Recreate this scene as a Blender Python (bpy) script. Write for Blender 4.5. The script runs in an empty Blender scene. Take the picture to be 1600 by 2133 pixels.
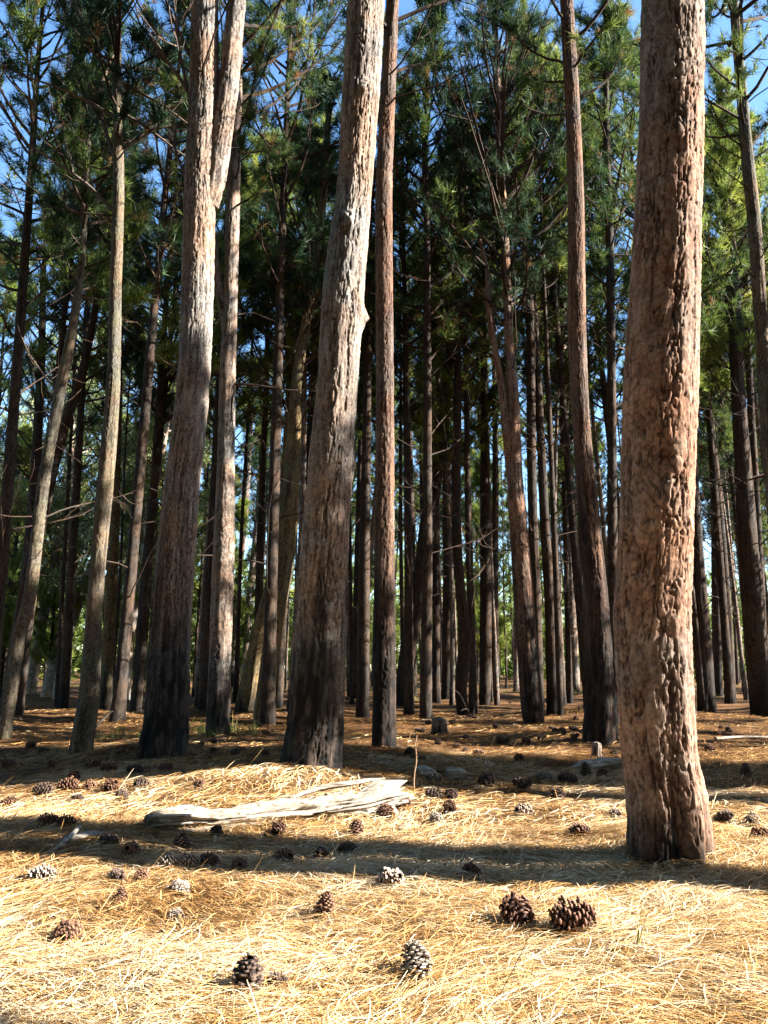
import bpy, math, random
import numpy as np
from mathutils import Vector, Matrix

random.seed(7)
RNG = np.random.default_rng(7)
sc = bpy.context.scene
COL = sc.collection
R = math.radians

# ------------------------------------------------------------------ camera model
FPX, CX, CY = 1611.0, 800.0, 1066.5
PITCH = R(11.5)
CAM = np.array([0.0, 0.0, 1.0])
FWD = np.array([0, math.cos(PITCH), math.sin(PITCH)])
UPV = np.array([0, -math.sin(PITCH), math.cos(PITCH)])
SUN_EL, SUN_AZ = R(31), R(-6)


def ray(px, py):
    return np.array([(px - CX) / FPX, 0, 0]) + UPV * ((CY - py) / FPX) + FWD


def at_depth(px, py, Y):
    d = ray(px, py)
    return CAM + d * (Y / d[1])


def scale_at(p):
    return float(np.dot(np.asarray(p) - CAM, FWD)) / FPX      # metres per photo pixel at a point


# ------------------------------------------------------------------ noise
def _hash(ix, iy, iz, seed):
    h = (ix.astype(np.int64) * 374761393 + iy.astype(np.int64) * 668265263 + iz.astype(np.int64) * 2147483647 + seed * 974634777) & 0xFFFFFFFF
    h = ((h ^ (h >> 13)) * 1274126177) & 0xFFFFFFFF
    h = ((h ^ (h >> 16)) * 1597334677) & 0xFFFFFFFF
    h = h ^ (h >> 15)
    return (h & 0xFFFFFF) / float(0xFFFFFF)


def vnoise(x, y, z, seed=0):
    x, y, z = np.broadcast_arrays(np.asarray(x, float), np.asarray(y, float), np.asarray(z, float))
    ix, iy, iz = np.floor(x), np.floor(y), np.floor(z)
    fx, fy, fz = x - ix, y - iy, z - iz
    fx, fy, fz = fx * fx * (3 - 2 * fx), fy * fy * (3 - 2 * fy), fz * fz * (3 - 2 * fz)
    r = 0
    for a in (0, 1):
        wa = fx if a else 1 - fx
        for b in (0, 1):
            wb = fy if b else 1 - fy
            for c in (0, 1):
                wc = fz if c else 1 - fz
                r = r + wa * wb * wc * _hash(ix + a, iy + b, iz + c, seed)
    return r * 2 - 1


def fbm(x, y, z, seed=0, oct=3):
    r, a, f = 0, 1.0, 1.0
    for o in range(oct):
        r = r + a * vnoise(np.asarray(x) * f, np.asarray(y) * f, np.asarray(z) * f, seed + o * 17)
        a *= 0.5
        f *= 2.03
    return r


def sstep(a, b, x):
    t = np.clip((x - a) / (b - a), 0, 1)
    return t * t * (3 - 2 * t)


MOUNDS = [(-0.75, 8.3, 0.16, 1.5), (-2.6, 9.5, 0.10, 1.0), (1.75, 4.75, 0.05, 0.7), (-1.2, 6.1, 0.07, 1.3), (2.9, 11, .10, 1.1),
          (-4.3, 10, .1, 1.2), (0.2, 10.7, .08, .8), (1.78, 4.93, .05, .40), (-.75, 8.42, .07, .5), (-2.72, 9.5, .07, .45), (3.05, 11, .06, .4), (.0, 10.75, .05, .35), (-1.25, 6.42, .07, .33), (-.85, 6.45, .06, .3), (-.45, 6.5, .06, .28)]


def gz(x, y):
    x, y = np.asarray(x, float), np.asarray(y, float)
    d = np.sqrt(x * x + y * y)
    far = sstep(6, 30, d)
    z = 0.05 * vnoise(x * .45, y * .45, 0, 3) * (1 + 2.2 * far) + 0.018 * vnoise(x * 1.7, y * 1.7, 0, 5) + 0.012 * vnoise(x * 4.6, y * 4.6, 0, 6)
    for mx, my, mh, mr in MOUNDS:
        z = z + mh * np.exp(-((x - mx) ** 2 + (y - my) ** 2) / (mr * mr))
    return z


def on_ground(px, py):
    d = ray(px, py)
    lo, z = 0.0, 0.0
    for _ in range(12):
        t = (z - CAM[2]) / d[2]
        p = CAM + d * t
        z = 0.6 * float(gz(p[0], p[1])) + 0.4 * z
    t = (z - CAM[2]) / d[2]
    p = CAM + d * t
    p[2] = float(gz(p[0], p[1]))
    return p


# ------------------------------------------------------------------ mesh plumbing
def mesh_np(name, verts, faces, mats, attrs=None, mat_idx=None, smooth=True):
    """faces: list of int arrays (n,3) or (n,4)"""
    me = bpy.data.meshes.new(name)
    verts = np.asarray(verts, np.float32)
    faces = [np.asarray(f, np.int32) for f in faces if len(f)]
    me.vertices.add(len(verts))
    me.vertices.foreach_set('co', verts.ravel())
    nl = sum(f.size for f in faces)
    nf = sum(len(f) for f in faces)
    me.loops.add(nl)
    me.loops.foreach_set('vertex_index', np.concatenate([f.ravel() for f in faces]))
    me.polygons.add(nf)
    st, o = [], 0
    for f in faces:
        k = f.shape[1]
        st.append(o + np.arange(len(f), dtype=np.int32) * k)
        o += f.size
    me.polygons.foreach_set('loop_start', np.concatenate(st))
    if mat_idx is not None:
        me.polygons.foreach_set('material_index', np.asarray(mat_idx, np.int32))
    sm = np.full(nf, smooth) if isinstance(smooth, bool) else np.asarray(smooth)
    me.polygons.foreach_set('use_smooth', sm)
    for m in mats:
        me.materials.append(m)
    for k, v in (attrs or {}).items():
        a = me.attributes.new(k, 'FLOAT', 'POINT')
        a.data.foreach_set('value', np.asarray(v, np.float32))
    me.update(calc_edges=True)
    return me


def obj(name, me, parent=None, loc=None):
    o = bpy.data.objects.new(name, me)
    COL.objects.link(o)
    if loc is not None:
        o.location = loc
    if parent is not None:
        o.parent = parent
    return o


def tag(o, label=None, cat=None, group=None, kind=None):
    if label:
        o['label'] = label
    if cat:
        o['category'] = cat
    if group:
        o['group'] = group
    if kind:
        o['kind'] = kind
    return o


def empty(name, loc):
    o = bpy.data.objects.new(name, None)
    o.empty_display_size = 0.2
    COL.objects.link(o)
    o.location = loc
    return o


def copy_tree(src):
    r = src.copy()
    COL.objects.link(r)
    for ch in list(src.children):
        c = ch.copy()
        COL.objects.link(c)
        c.parent = r
    return r


# ------------------------------------------------------------------ materials
def new_mat(name):
    m = bpy.data.materials.new(name)
    m.use_nodes = True
    nt = m.node_tree
    nt.nodes.clear()
    return m, nt, nt.nodes, nt.links


def ramp(N, stops):
    r = N.new('ShaderNodeValToRGB')
    e = r.color_ramp.elements
    while len(e) < len(stops):
        e.new(0.5)
    for i, (p, c) in enumerate(stops):
        e[i].position = p
        e[i].color = (*c, 1)
    return r


def attr(N, name):
    a = N.new('ShaderNodeAttribute')
    a.attribute_name = name
    return a


def noise(N, L, vec, scale, detail=4, rough=.6):
    n = N.new('ShaderNodeTexNoise')
    n.inputs['Scale'].default_value = scale
    n.inputs['Detail'].default_value = detail
    n.inputs['Roughness'].default_value = rough
    if vec is not None:
        L.new(vec, n.inputs['Vector'])
    return n


def mixc(N, L, fac, a, b, mode='MIX'):
    m = N.new('ShaderNodeMix')
    m.data_type = 'RGBA'
    m.blend_type = mode
    for sock, v in ((m.inputs[0], fac), (m.inputs[6], a), (m.inputs[7], b)):
        if isinstance(v, (int, float)):
            sock.default_value = v
        elif isinstance(v, tuple):
            sock.default_value = (*v, 1)
        else:
            L.new(v, sock)
    return m.outputs[2]


def mapping(N, L, scale):
    t = N.new('ShaderNodeTexCoord')
    mp = N.new('ShaderNodeMapping')
    mp.inputs['Scale'].default_value = scale
    L.new(t.outputs['Object'], mp.inputs['Vector'])
    return mp.outputs[0]


def finish(N, L, color, bump_h=None, bump_d=.01, bump_s=.8, rough=.9, spec=.2):
    p = N.new('ShaderNodeBsdfPrincipled')
    if isinstance(color, tuple):
        p.inputs['Base Color'].default_value = (*color, 1)
    else:
        L.new(color, p.inputs['Base Color'])
    p.inputs['Roughness'].default_value = rough
    p.inputs['Specular IOR Level'].default_value = spec
    if bump_h is not None:
        b = N.new('ShaderNodeBump')
        b.inputs['Strength'].default_value = bump_s
        b.inputs['Distance'].default_value = bump_d
        L.new(bump_h, b.inputs['Height'])
        L.new(b.outputs[0], p.inputs['Normal'])
    o = N.new('ShaderNodeOutputMaterial')
    L.new(p.outputs[0], o.inputs['Surface'])


def bark_mat(name, plate_a, plate_b, crack, bump_scale=46, char=(.012, .011, .010), moss=None):
    m, nt, N, L = new_mat(name)
    v = mapping(N, L, (1, 1, .45))
    v2 = mapping(N, L, (1, 1, 1))
    n1 = noise(N, L, v2, 3.1, 5, .65)
    n2 = noise(N, L, v, bump_scale, 6, .7)
    n3 = noise(N, L, v2, 38, 4, .7)
    cellm = N.new('ShaderNodeMath')
    cellm.operation = 'MULTIPLY_ADD'
    L.new(attr(N, 'cell').outputs['Fac'], cellm.inputs[0])
    cellm.inputs[1].default_value = .55
    L.new(n1.outputs['Fac'], cellm.inputs[2])
    sub = N.new('ShaderNodeMath')
    sub.operation = 'SUBTRACT'
    L.new(cellm.outputs[0], sub.inputs[0])
    sub.inputs[1].default_value = .32
    sub.use_clamp = True
    plate = mixc(N, L, sub.outputs[0], plate_a, plate_b)
    r3 = ramp(N, [(.32, (.50, .47, .45)), (.68, (1.38, 1.36, 1.33))])
    L.new(n3.outputs['Fac'], r3.inputs[0])
    plate = mixc(N, L, 1.0, plate, r3.outputs[0], 'MULTIPLY')
    npz = noise(N, L, v2, 1.4, 3, .6)
    rp = ramp(N, [(.38, (.82, .95, 1.05)), (.6, (1.18, 1.0, .86))])
    L.new(npz.outputs['Fac'], rp.inputs[0])
    plate = mixc(N, L, 1.0, plate, rp.outputs[0], 'MULTIPLY')
    if moss:
        nm = noise(N, L, v2, 5.5, 5, .65)
        rm = ramp(N, [(.50, (0, 0, 0)), (.66, (.75, .75, .75))])
        L.new(nm.outputs['Fac'], rm.inputs[0])
        plate = mixc(N, L, rm.outputs[0], plate, moss)
    c = mixc(N, L, attr(N, 'plate').outputs['Fac'], crack, plate)
    c = mixc(N, L, attr(N, 'char').outputs['Fac'], c, char)
    finish(N, L, c, n2.outputs['Fac'], .0075, .48, .92, .12)
    return m


def needle_mat(name, stops, transl=.35):
    m, nt, N, L = new_mat(name)
    r = ramp(N, stops)
    L.new(attr(N, 'tint').outputs['Fac'], r.inputs[0])
    d = N.new('ShaderNodeBsdfPrincipled')
    d.inputs['Roughness'].default_value = .5
    d.inputs['Specular IOR Level'].default_value = .12
    L.new(r.outputs[0], d.inputs['Base Color'])
    t = N.new('ShaderNodeBsdfTranslucent')
    L.new(r.outputs[0], t.inputs['Color'])
    mx = N.new('ShaderNodeMixShader')
    mx.inputs[0].default_value = transl
    L.new(d.outputs[0], mx.inputs[1])
    L.new(t.outputs[0], mx.inputs[2])
    o = N.new('ShaderNodeOutputMaterial')
    L.new(mx.outputs[0], o.inputs['Surface'])
    return m


M = {}
M['bark'] = bark_mat('pine_bark', (.085, .058, .044), (.33, .285, .245), (.014, .009, .007))
M['bark_red'] = bark_mat('red_pine_bark', (.095, .038, .021), (.37, .275, .21), (.020, .009, .006))
M['bark_brown'] = bark_mat('dark_brown_bark', (.060, .032, .022), (.21, .15, .115), (.014, .008, .006))
M['bark_grey'] = bark_mat('grey_pine_bark', (.07, .057, .040), (.165, .142, .11), (.022, .016, .012), moss=(.11, .11, .065))
M['bark_moss'] = bark_mat('mossy_bark', (.10, .075, .045), (.20, .155, .085), (.022, .015, .010), moss=(.17, .15, .045))
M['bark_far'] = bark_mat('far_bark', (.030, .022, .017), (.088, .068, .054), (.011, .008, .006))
M['bark_pale'] = bark_mat('smooth_pale_bark', (.24, .19, .145), (.58, .54, .48), (.12, .08, .055), 14)
M['twig'] = bark_mat('twig_bark', (.030, .022, .017), (.066, .048, .037), (.05, .035, .03))
M['dead_wood'] = bark_mat('dead_branch_bark', (.060, .045, .034), (.16, .125, .10), (.04, .028, .02))
M['cone_dark'] = bark_mat('hanging_cone', (.035, .024, .018), (.05, .035, .025), (.02, .015, .01))
GREEN = [(0, (.014, .034, .016)), (.4, (.042, .076, .020)), (.75, (.16, .21, .042)), (.94, (.26, .28, .07)), (1, (.20, .105, .04))]
GREEN_Y = [(0, (.08, .13, .028)), (.5, (.20, .26, .05)), (1, (.36, .36, .075))]
GREEN_B = [(0, (.010, .028, .016)), (.5, (.022, .050, .023)), (.94, (.11, .17, .06)), (1, (.15, .08, .03))]
M['needles'] = needle_mat('pine_needles', GREEN, .42)
M['needles_lime'] = needle_mat('lime_pine_needles', GREEN_Y, .45)
M['needles_deep'] = needle_mat('deep_pine_needles', GREEN_B, .3)
M['gum_leaves'] = needle_mat('gum_leaves', [(0, (.12, .16, .06)), (.6, (.25, .30, .13)), (1, (.42, .43, .24))], .4)
M['dry_needles'] = needle_mat('dry_needles', [(0, (.20, .10, .04)), (1, (.36, .22, .09))], .3)
M['grass'] = needle_mat('grass_blades', [(0, (.05, .08, .02)), (.6, (.12, .15, .04)), (1, (.34, .30, .12))], .3)
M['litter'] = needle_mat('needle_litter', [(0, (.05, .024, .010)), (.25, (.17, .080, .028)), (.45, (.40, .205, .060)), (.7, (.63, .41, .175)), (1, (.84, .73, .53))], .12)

# ------------------------------------------------------------------ trunks
def catmull(pts, n):
    pts = np.asarray(pts, float)
    k = len(pts)
    seg = np.linalg.norm(np.diff(pts[:, :3], axis=0), axis=1)
    t = np.concatenate([[0], np.cumsum(seg)])
    u = np.linspace(0, t[-1], n)
    out = np.zeros((n, pts.shape[1]))
    # monotone-ish cubic Hermite
    m = np.zeros_like(pts)
    m[1:-1] = (pts[2:] - pts[:-2]) / (t[2:] - t[:-2])[:, None]
    m[0] = (pts[1] - pts[0]) / (t[1] - t[0])
    m[-1] = (pts[-1] - pts[-2]) / (t[-1] - t[-2])
    i = np.clip(np.searchsorted(t, u, side='right') - 1, 0, k - 2)
    h = t[i + 1] - t[i]
    s = ((u - t[i]) / h)[:, None]
    h = h[:, None]
    out = (2 * s**3 - 3 * s**2 + 1) * pts[i] + (s**3 - 2 * s**2 + s) * h * m[i] + (-2 * s**3 + 3 * s**2) * pts[i + 1] + (s**3 - s**2) * h * m[i + 1]
    return out, u


def plates(s01, z, ns, ch, seed, warp=.35):
    """Voronoi plates in (around, along) space that wrap around the stem: returns edge distance, random per cell, height within the cell."""
    u = s01 * ns
    v = z / ch
    iu, iv = np.floor(u), np.floor(v)
    f1 = np.full(u.shape, 9.0)
    f2 = np.full(u.shape, 9.0)
    rid = np.zeros(u.shape)
    ry = np.zeros(u.shape)
    for a in (-1, 0, 1):
        for b in (-1, 0, 1):
            cu, cv = np.mod(iu + a, ns), iv + b
            jx, jy = _hash(cu, cv, cu * 0, seed), _hash(cu, cv, cu * 0 + 1, seed)
            dx = iu + a + .12 + .76 * jx - u
            dy = (cv + .1 + .8 * jy - v)
            d = np.sqrt(dx * dx + dy * dy)
            near = d < f1
            f2 = np.where(near, f1, np.minimum(f2, d))
            rid = np.where(near, _hash(cu, cv, cu * 0 + 2, seed), rid)
            ry = np.where(near, -dy, ry)
            f1 = np.where(near, d, f1)
    return f2 - f1, rid, ry


def trunk_mesh(path, res, depth, seed, mat, name='trunk', char_h=0.0, cw=.05, ch=.16, knots=(), lobes=.10, z0=0.0):
    """path: (n,4) x,y,z,r in local space from the base up. A closed tapering stem whose bark plates are real relief."""
    path = np.asarray(path, float)
    length = np.linalg.norm(np.diff(path[:, :3], axis=0), axis=1).sum()
    nv = max(8, int(length / (res * 1.25)))
    nv = min(nv, 1700)
    P, u = catmull(path, nv)
    rmax = P[:, 3].max()
    nu = int(np.clip(2 * math.pi * rmax / res, 9, 380))
    T = np.gradient(P[:, :3], axis=0)
    T /= np.linalg.norm(T, axis=1)[:, None]
    X = np.array([1., 0, 0]) - T * T[:, :1]
    X /= np.linalg.norm(X, axis=1)[:, None]
    Yv = np.cross(T, X)
    th = np.linspace(0, 2 * math.pi, nu, endpoint=False)
    TH, U = np.meshgrid(th, u)
    Rr = np.repeat(P[:, 3][:, None], nu, 1)
    ct, st = np.cos(TH), np.sin(TH)
    # flutes and roots near the ground
    lob = fbm(ct * 1.6 + seed, st * 1.6, U * .35, seed, 2)
    root = np.exp(-U / .35)
    shape = 1 + lobes * lob * (.45 + 2.6 * root) + .025 * fbm(ct * 2.2, st * 2.2 + seed, U * 1.3, seed + 3, 2)
    Rr = Rr * shape
    for (kh, ka, kr, kd) in knots:
        da = (TH - ka + math.pi) % (2 * math.pi) - math.pi
        g = np.exp(-((U - kh) ** 2 + (da * Rr) ** 2) / kr**2)
        Rr = Rr + kd * g * (1 + .5 * vnoise(ct * 9, st * 9, U * 22, seed + 9))
    q_ = rmax / .2
    wx = .70 * fbm(ct * 3 * q_, st * 3 * q_, U * 4.0, seed + 21, 3) + .22 * vnoise(ct * 13 * q_, st * 13 * q_, U * 17, seed + 23)
    wz = .55 * fbm(ct * 3 * q_, st * 3 * q_, U * 3.0, seed + 31, 3)
    ns = max(3, int(round(2 * math.pi * rmax / cw)))
    e, rid, ry = plates(TH / (2 * math.pi) + wx / ns, U + wz * ch, ns, ch, seed)
    ns2 = max(4, int(round(2 * math.pi * rmax / (cw * .45))))
    e2, rid2, ry2 = plates(TH / (2 * math.pi) + wx * .8 / ns2, U + wz * ch * .4, ns2, ch * .36, seed + 5)
    thin = np.clip(P[:, 3] / rmax, .25, 1)[:, None] ** .7
    # fissures open and close along the stem; between them the bark lies in thin overlapping flakes
    open_ = sstep(-.35, .45, fbm(ct * 2.6 * q_, st * 2.6 * q_, U * 2.4, seed + 51, 3))
    open2 = sstep(-.2, .5, fbm(ct * 5 * q_, st * 5 * q_, U * 5, seed + 52, 2))
    wide = (.06 + .19 * sstep(-.5, .5, vnoise(ct * 4 * q_, st * 4 * q_, U * 6, seed + 53))) * min(max(res / .0058, 1), 2.1)
    pl = 1 - (1 - sstep(.0, 1, e / wide)) * (.12 + .88 * open_)
    pl2 = 1 - (1 - sstep(.0, .22, e2)) * open2
    fl = fbm(ct * 6 * q_ + 3, st * 6 * q_, U * 7.0, seed + 61, 3) * 2.6
    fr = fl - np.floor(fl)
    flake = (np.floor(fl) + sstep(.0, .22, fr)) / 2.6
    grain = fbm(ct * rmax * 60, st * rmax * 60, U * 30, seed + 2, 2)
    # long furrows that wander up the stem, part and join again
    jag = .16 * vnoise(ct * 16 * q_, st * 16 * q_, U * 22, seed + 71) + .10 * vnoise(ct * 30 * q_, st * 30 * q_, U * 40, seed + 72)
    fn = fbm(ct * 3.6 * q_ + 9, st * 3.6 * q_, U * 2.3 + .9 * rid, seed + 73, 2) + jag
    fw = (.05 + .12 * sstep(-.4, .5, vnoise(ct * 3 * q_, st * 3 * q_, U * 2.2, seed + 74))) * min(max(res / .0062, 1), 1.7)
    fur = sstep(.0, 1, np.abs(fn) / fw)
    bark = fur * (.22 + pl * (.40 + .28 * rid)) + .15 * pl2 * (.4 + .6 * rid2) + .20 * flake + .10 * ry * pl - .08 * ry2 * pl2
    Rr = Rr + depth * thin * (bark - .75 + .035 * grain)
    V = P[:, None, :3] + Rr[..., None] * (ct[..., None] * X[:, None] + st[..., None] * Yv[:, None])
    nvv = nv * nu
    idx = np.arange(nvv).reshape(nv, nu)
    a, b = idx[:-1], idx[1:]
    quads = np.stack([a, np.roll(a, -1, 1), np.roll(b, -1, 1), b], -1).reshape(-1, 4)
    V = V.reshape(-1, 3)
    top = P[-1, :3] + T[-1] * P[-1, 3] * .3
    bot = P[0, :3]
    V = np.vstack([V, top, bot])
    tt = np.stack([idx[-1], np.roll(idx[-1], -1), np.full(nu, nvv)], -1)
    bb = np.stack([np.roll(idx[0], -1), idx[0], np.full(nu, nvv + 1)], -1)
    plate = np.clip((.35 + .65 * pl) * (.15 + .85 * fur) * (.75 + .25 * pl2), 0, 1).ravel()
    cell = np.clip(.42 * rid + .28 * rid2 + .3 * (.5 + flake), 0, 1).ravel()
    if char_h > 0:
        cn = fbm(ct * 2.1 + 5, st * 2.1, U * 1.1, seed + 41, 3)
        cn = cn + .6 * fbm(ct * 6, st * 6, U * .8, seed + 43, 2)
        chh = 1 - sstep(char_h * .35, char_h * 1.6, U + cn * char_h * .45)
        chh = chh * (.78 + .22 * sstep(-.4, .3, fbm(ct * 5, st * 5, U * 6, seed + 42, 2)))
        chv = np.clip(chh, 0, 1).ravel()
    else:
        chv = np.zeros(nvv)
    z2 = np.zeros(2)
    return mesh_np(name, V, [quads, np.vstack([tt, bb])], [mat],
                   {'plate': np.concatenate([plate, z2 + .3]), 'cell': np.concatenate([cell, z2]), 'char': np.concatenate([chv, z2])})


# ------------------------------------------------------------------ crowns
def unit(v):
    return v / np.maximum(np.linalg.norm(v, axis=-1, keepdims=True), 1e-9)


def tubes(P, Rd, ns):
    """P (B,K,3) Rd (B,K) -> verts, quads"""
    B, K, _ = P.shape
    T = np.gradient(P, axis=1)
    T = unit(T)
    ref = np.where(np.abs(T[..., 2:3]) > .8, np.array([1., 0, 0]), np.array([0, 0, 1.]))
    X = unit(np.cross(T, ref))
    Y = np.cross(T, X)
    th = np.linspace(0, 2 * math.pi, ns, endpoint=False)
    V = P[:, :, None] + Rd[:, :, None, None] * (np.cos(th)[None, None, :, None] * X[:, :, None] + np.sin(th)[None, None, :, None] * Y[:, :, None])
    idx = np.arange(B * K * ns).reshape(B, K, ns)
    a, b = idx[:, :-1], idx[:, 1:]
    q = np.stack([a, np.roll(a, -1, 2), np.roll(b, -1, 2), b], -1).reshape(-1, 4)
    return V.reshape(-1, 3), q


def grow(p0, d0, L, K, rng, up, wander):
    """batch of curved shoots: p0 (B,3), d0 (B,3), L (B,)"""
    B = len(p0)
    P = np.zeros((B, K, 3))
    P[:, 0] = p0
    d = unit(d0)
    for k in range(1, K):
        d = unit(d + rng.normal(0, wander, (B, 3)) + np.array([0, 0, 1.]) * up / K)
        P[:, k] = P[:, k - 1] + d * (L / (K - 1))[:, None]
    return P


def tufts(C, D, n, length, width, rng, spread=.8, droop=.0, tint=None):
    T = len(C)
    dirs = unit(D[:, None] * 1.0 + rng.normal(0, spread, (T, n, 3)) + np.array([0, 0, -droop]))
    L = length * rng.uniform(.65, 1.15, (T, n)) * rng.uniform(.6, 1.25, (T, 1))
    base = C[:, None] - D[:, None] * (rng.uniform(0, .55, (T, n)) * length)[..., None] + rng.normal(0, .008, (T, n, 3))
    side = unit(np.cross(dirs, rng.normal(0, 1, (T, n, 3)))) * (width * .5)
    V = np.stack([base - side, base + side, base + dirs * L[..., None]], 2).reshape(-1, 3)
    F = np.arange(T * n * 3).reshape(-1, 3)
    tn = (np.repeat(tint, n * 3) if tint is not None else np.repeat(rng.uniform(0, 1, T), n * 3)) + rng.normal(0, .1, T * n * 3)
    return V, F, np.clip(tn, 0, 1)


class Acc:
    def __init__(s):
        s.V, s.Q, s.Tr, s.n = [], [], [], 0
        s.tint, s.mq, s.mt = [], [], []

    def add(s, V, q=None, t=None, mat=0, tint=None):
        if q is not None:
            s.Q.append(q + s.n)
            s.mq.append(np.full(len(q), mat))
        if t is not None:
            s.Tr.append(t + s.n)
            s.mt.append(np.full(len(t), mat))
        s.V.append(V)
        s.tint.append(np.full(len(V), .5) if tint is None else tint)
        s.n += len(V)

    def mesh(s, name, mats):
        faces, mi = [], []
        if s.Q:
            faces.append(np.vstack(s.Q)); mi.append(np.concatenate(s.mq))
        if s.Tr:
            faces.append(np.vstack(s.Tr)); mi.append(np.concatenate(s.mt))
        tint = np.concatenate(s.tint)
        return mesh_np(name, np.vstack(s.V), faces, mats, {'tint': tint, 'plate': np.ones(len(tint)), 'cell': tint}, np.concatenate(mi), smooth=False)


OCT_V = np.array([[1, 0, 0], [0, 1, 0], [-1, 0, 0], [0, -1, 0], [0, 0, 1.3], [0, 0, -1.3]], float)
OCT_F = np.array([[0, 1, 4], [1, 2, 4], [2, 3, 4], [3, 0, 4], [1, 0, 5], [2, 1, 5], [3, 2, 5], [0, 3, 5]])


def crown_mesh(path, h0, h1, rmax, nb, seed, mats, name='crown', nsec=8, ntuft=4, nneed=24, nl=.22, nw=.011, bare=.16, up=1.1, cones=30,
               dead=10, dead_h0=None, el0=(5, 40), bottom=.6, inner=.35):
    rng = np.random.default_rng(seed)
    path = np.asarray(path, float)
    A = Acc()
    zs = path[:, 2]

    def axis(h):
        return np.stack([np.interp(h, zs, path[:, 0]), np.interp(h, zs, path[:, 1]), h], -1)

    def rad(h):
        return np.interp(h, zs, path[:, 3])
    t = np.sort(rng.uniform(0, 1, nb)) ** .9
    h = h0 + (h1 - h0) * t
    az = np.arange(nb) * 2.39996 + rng.normal(0, .4, nb)
    prof = np.where(t < .3, bottom + (1 - bottom) * t / .3, 1 - .82 * ((t - .3) / .7) ** 1.3) * rng.uniform(.6, 1.15, nb)
    L = np.maximum(rmax * prof, .25)
    el = np.radians(rng.uniform(el0[0], el0[1], nb) + 35 * t**2)
    d0 = np.stack([np.cos(az) * np.cos(el), np.sin(az) * np.cos(el), np.sin(el)], -1)
    P = grow(axis(h), d0, L, 8, rng, up, .10)
    r0 = np.clip(.013 * L + .006, .01, rad(h) * .6)
    Rd = r0[:, None] * np.linspace(1, .28, 8)[None]
    V, q = tubes(P, Rd, 5)
    A.add(V, q, mat=0, tint=rng.uniform(0, 1, len(V)))
    # side shoots
    nS = nb * nsec
    bi = np.repeat(np.arange(nb), nsec)
    s = rng.uniform(inner, 1.0, nS) * 7
    k = np.clip(s.astype(int), 0, 6)
    f = (s - k)[:, None]
    p0 = P[bi, k] * (1 - f) + P[bi, k + 1] * f
    bd = unit(P[bi, k + 1] - P[bi, k])
    sd = unit(bd * .8 + rng.normal(0, .62, (nS, 3)))
    sL = np.clip(L[bi] * rng.uniform(.18, .42, nS) * (1.2 - .55 * s / 7), .15, 1.5)
    S = grow(p0, sd, sL, 5, rng, .8, .16)
    V, q = tubes(S, np.repeat(np.linspace(.009, .004, 5)[None], nS, 0) * np.clip(sL, .5, 1.2)[:, None], 3)
    A.add(V, q, mat=0, tint=rng.uniform(0, 1, len(V)))
    keep = rng.uniform(0, 1, nS) > bare
    S2 = S[keep]
    tw = np.clip(rng.normal(.45, .2, nb), 0, 1)[bi][keep]
    # needles on the side shoots and on the branch ends
    C, D, TI = [], [], []
    for j in range(ntuft):
        kk = [4, 3, 2, 2, 1][min(j, 4)]
        c = S2[:, kk] + rng.normal(0, .05, (len(S2), 3)) * (j > 0)
        C.append(c)
        D.append(unit(S2[:, kk] - S2[:, kk - 1]))
        TI.append(np.clip(tw + rng.normal(0, .18, len(S2)), 0, 1))
    C.append(P[:, 7]); D.append(unit(P[:, 7] - P[:, 6])); TI.append(rng.uniform(.3, .9, nb))
    C, D, TI = np.vstack(C), np.vstack(D), np.concatenate(TI)
    TI = np.where(rng.uniform(0, 1, len(TI)) < .035, 1.3, TI * .88)
    V, F, tn = tufts(C, D, nneed, nl, nw, rng, .75, tint=TI)
    A.add(V, t=F, mat=1, tint=tn)
    # bare dead limbs below the live crown
    if dead:
        hd0 = h0 * .35 if dead_h0 is None else dead_h0
        hh = rng.uniform(hd0, h0 + .3 * (h1 - h0), dead)
        a2 = rng.uniform(0, 2 * math.pi, dead)
        e2 = np.radians(rng.uniform(-10, 45, dead))
        dd = np.stack([np.cos(a2) * np.cos(e2), np.sin(a2) * np.cos(e2), np.sin(e2)], -1)
        Ld = rng.uniform(.3, .95, dead) * rmax
        Pd = grow(axis(hh), dd, Ld, 7, rng, .5, .14)
        V, q = tubes(Pd, np.clip(.008 * Ld, .005, .018)[:, None] * np.linspace(1, .25, 7)[None], 4)
        A.add(V, q, mat=0, tint=rng.uniform(.4, 1, len(V)))
        nt_ = 4
        bi = np.repeat(np.arange(dead), nt_)
        k = rng.integers(2, 6, dead * nt_)
        td = unit(unit(Pd[bi, k + 1] - Pd[bi, k]) * .6 + rng.normal(0, .6, (dead * nt_, 3)))
        Pt = grow(Pd[bi, k], td, Ld[bi] * rng.uniform(.15, .4, dead * nt_), 4, rng, .4, .2)
        V, q = tubes(Pt, np.repeat(np.linspace(.007, .003, 4)[None], dead * nt_, 0), 3)
        A.add(V, q, mat=0, tint=rng.uniform(.4, 1, len(V)))
    if cones:
        ci = rng.integers(0, nS, cones)
        c = S[ci, rng.integers(0, 3, cones)] + rng.normal(0, .04, (cones, 3))
        V = (c[:, None] + OCT_V[None] * rng.uniform(.03, .05, (cones, 1, 1))).reshape(-1, 3)
        F = (OCT_F[None] + (np.arange(cones) * 6)[:, None, None]).reshape(-1, 3)
        A.add(V, t=F, mat=2, tint=np.full(len(V), .3))
    return A.mesh(name, mats)


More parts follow.
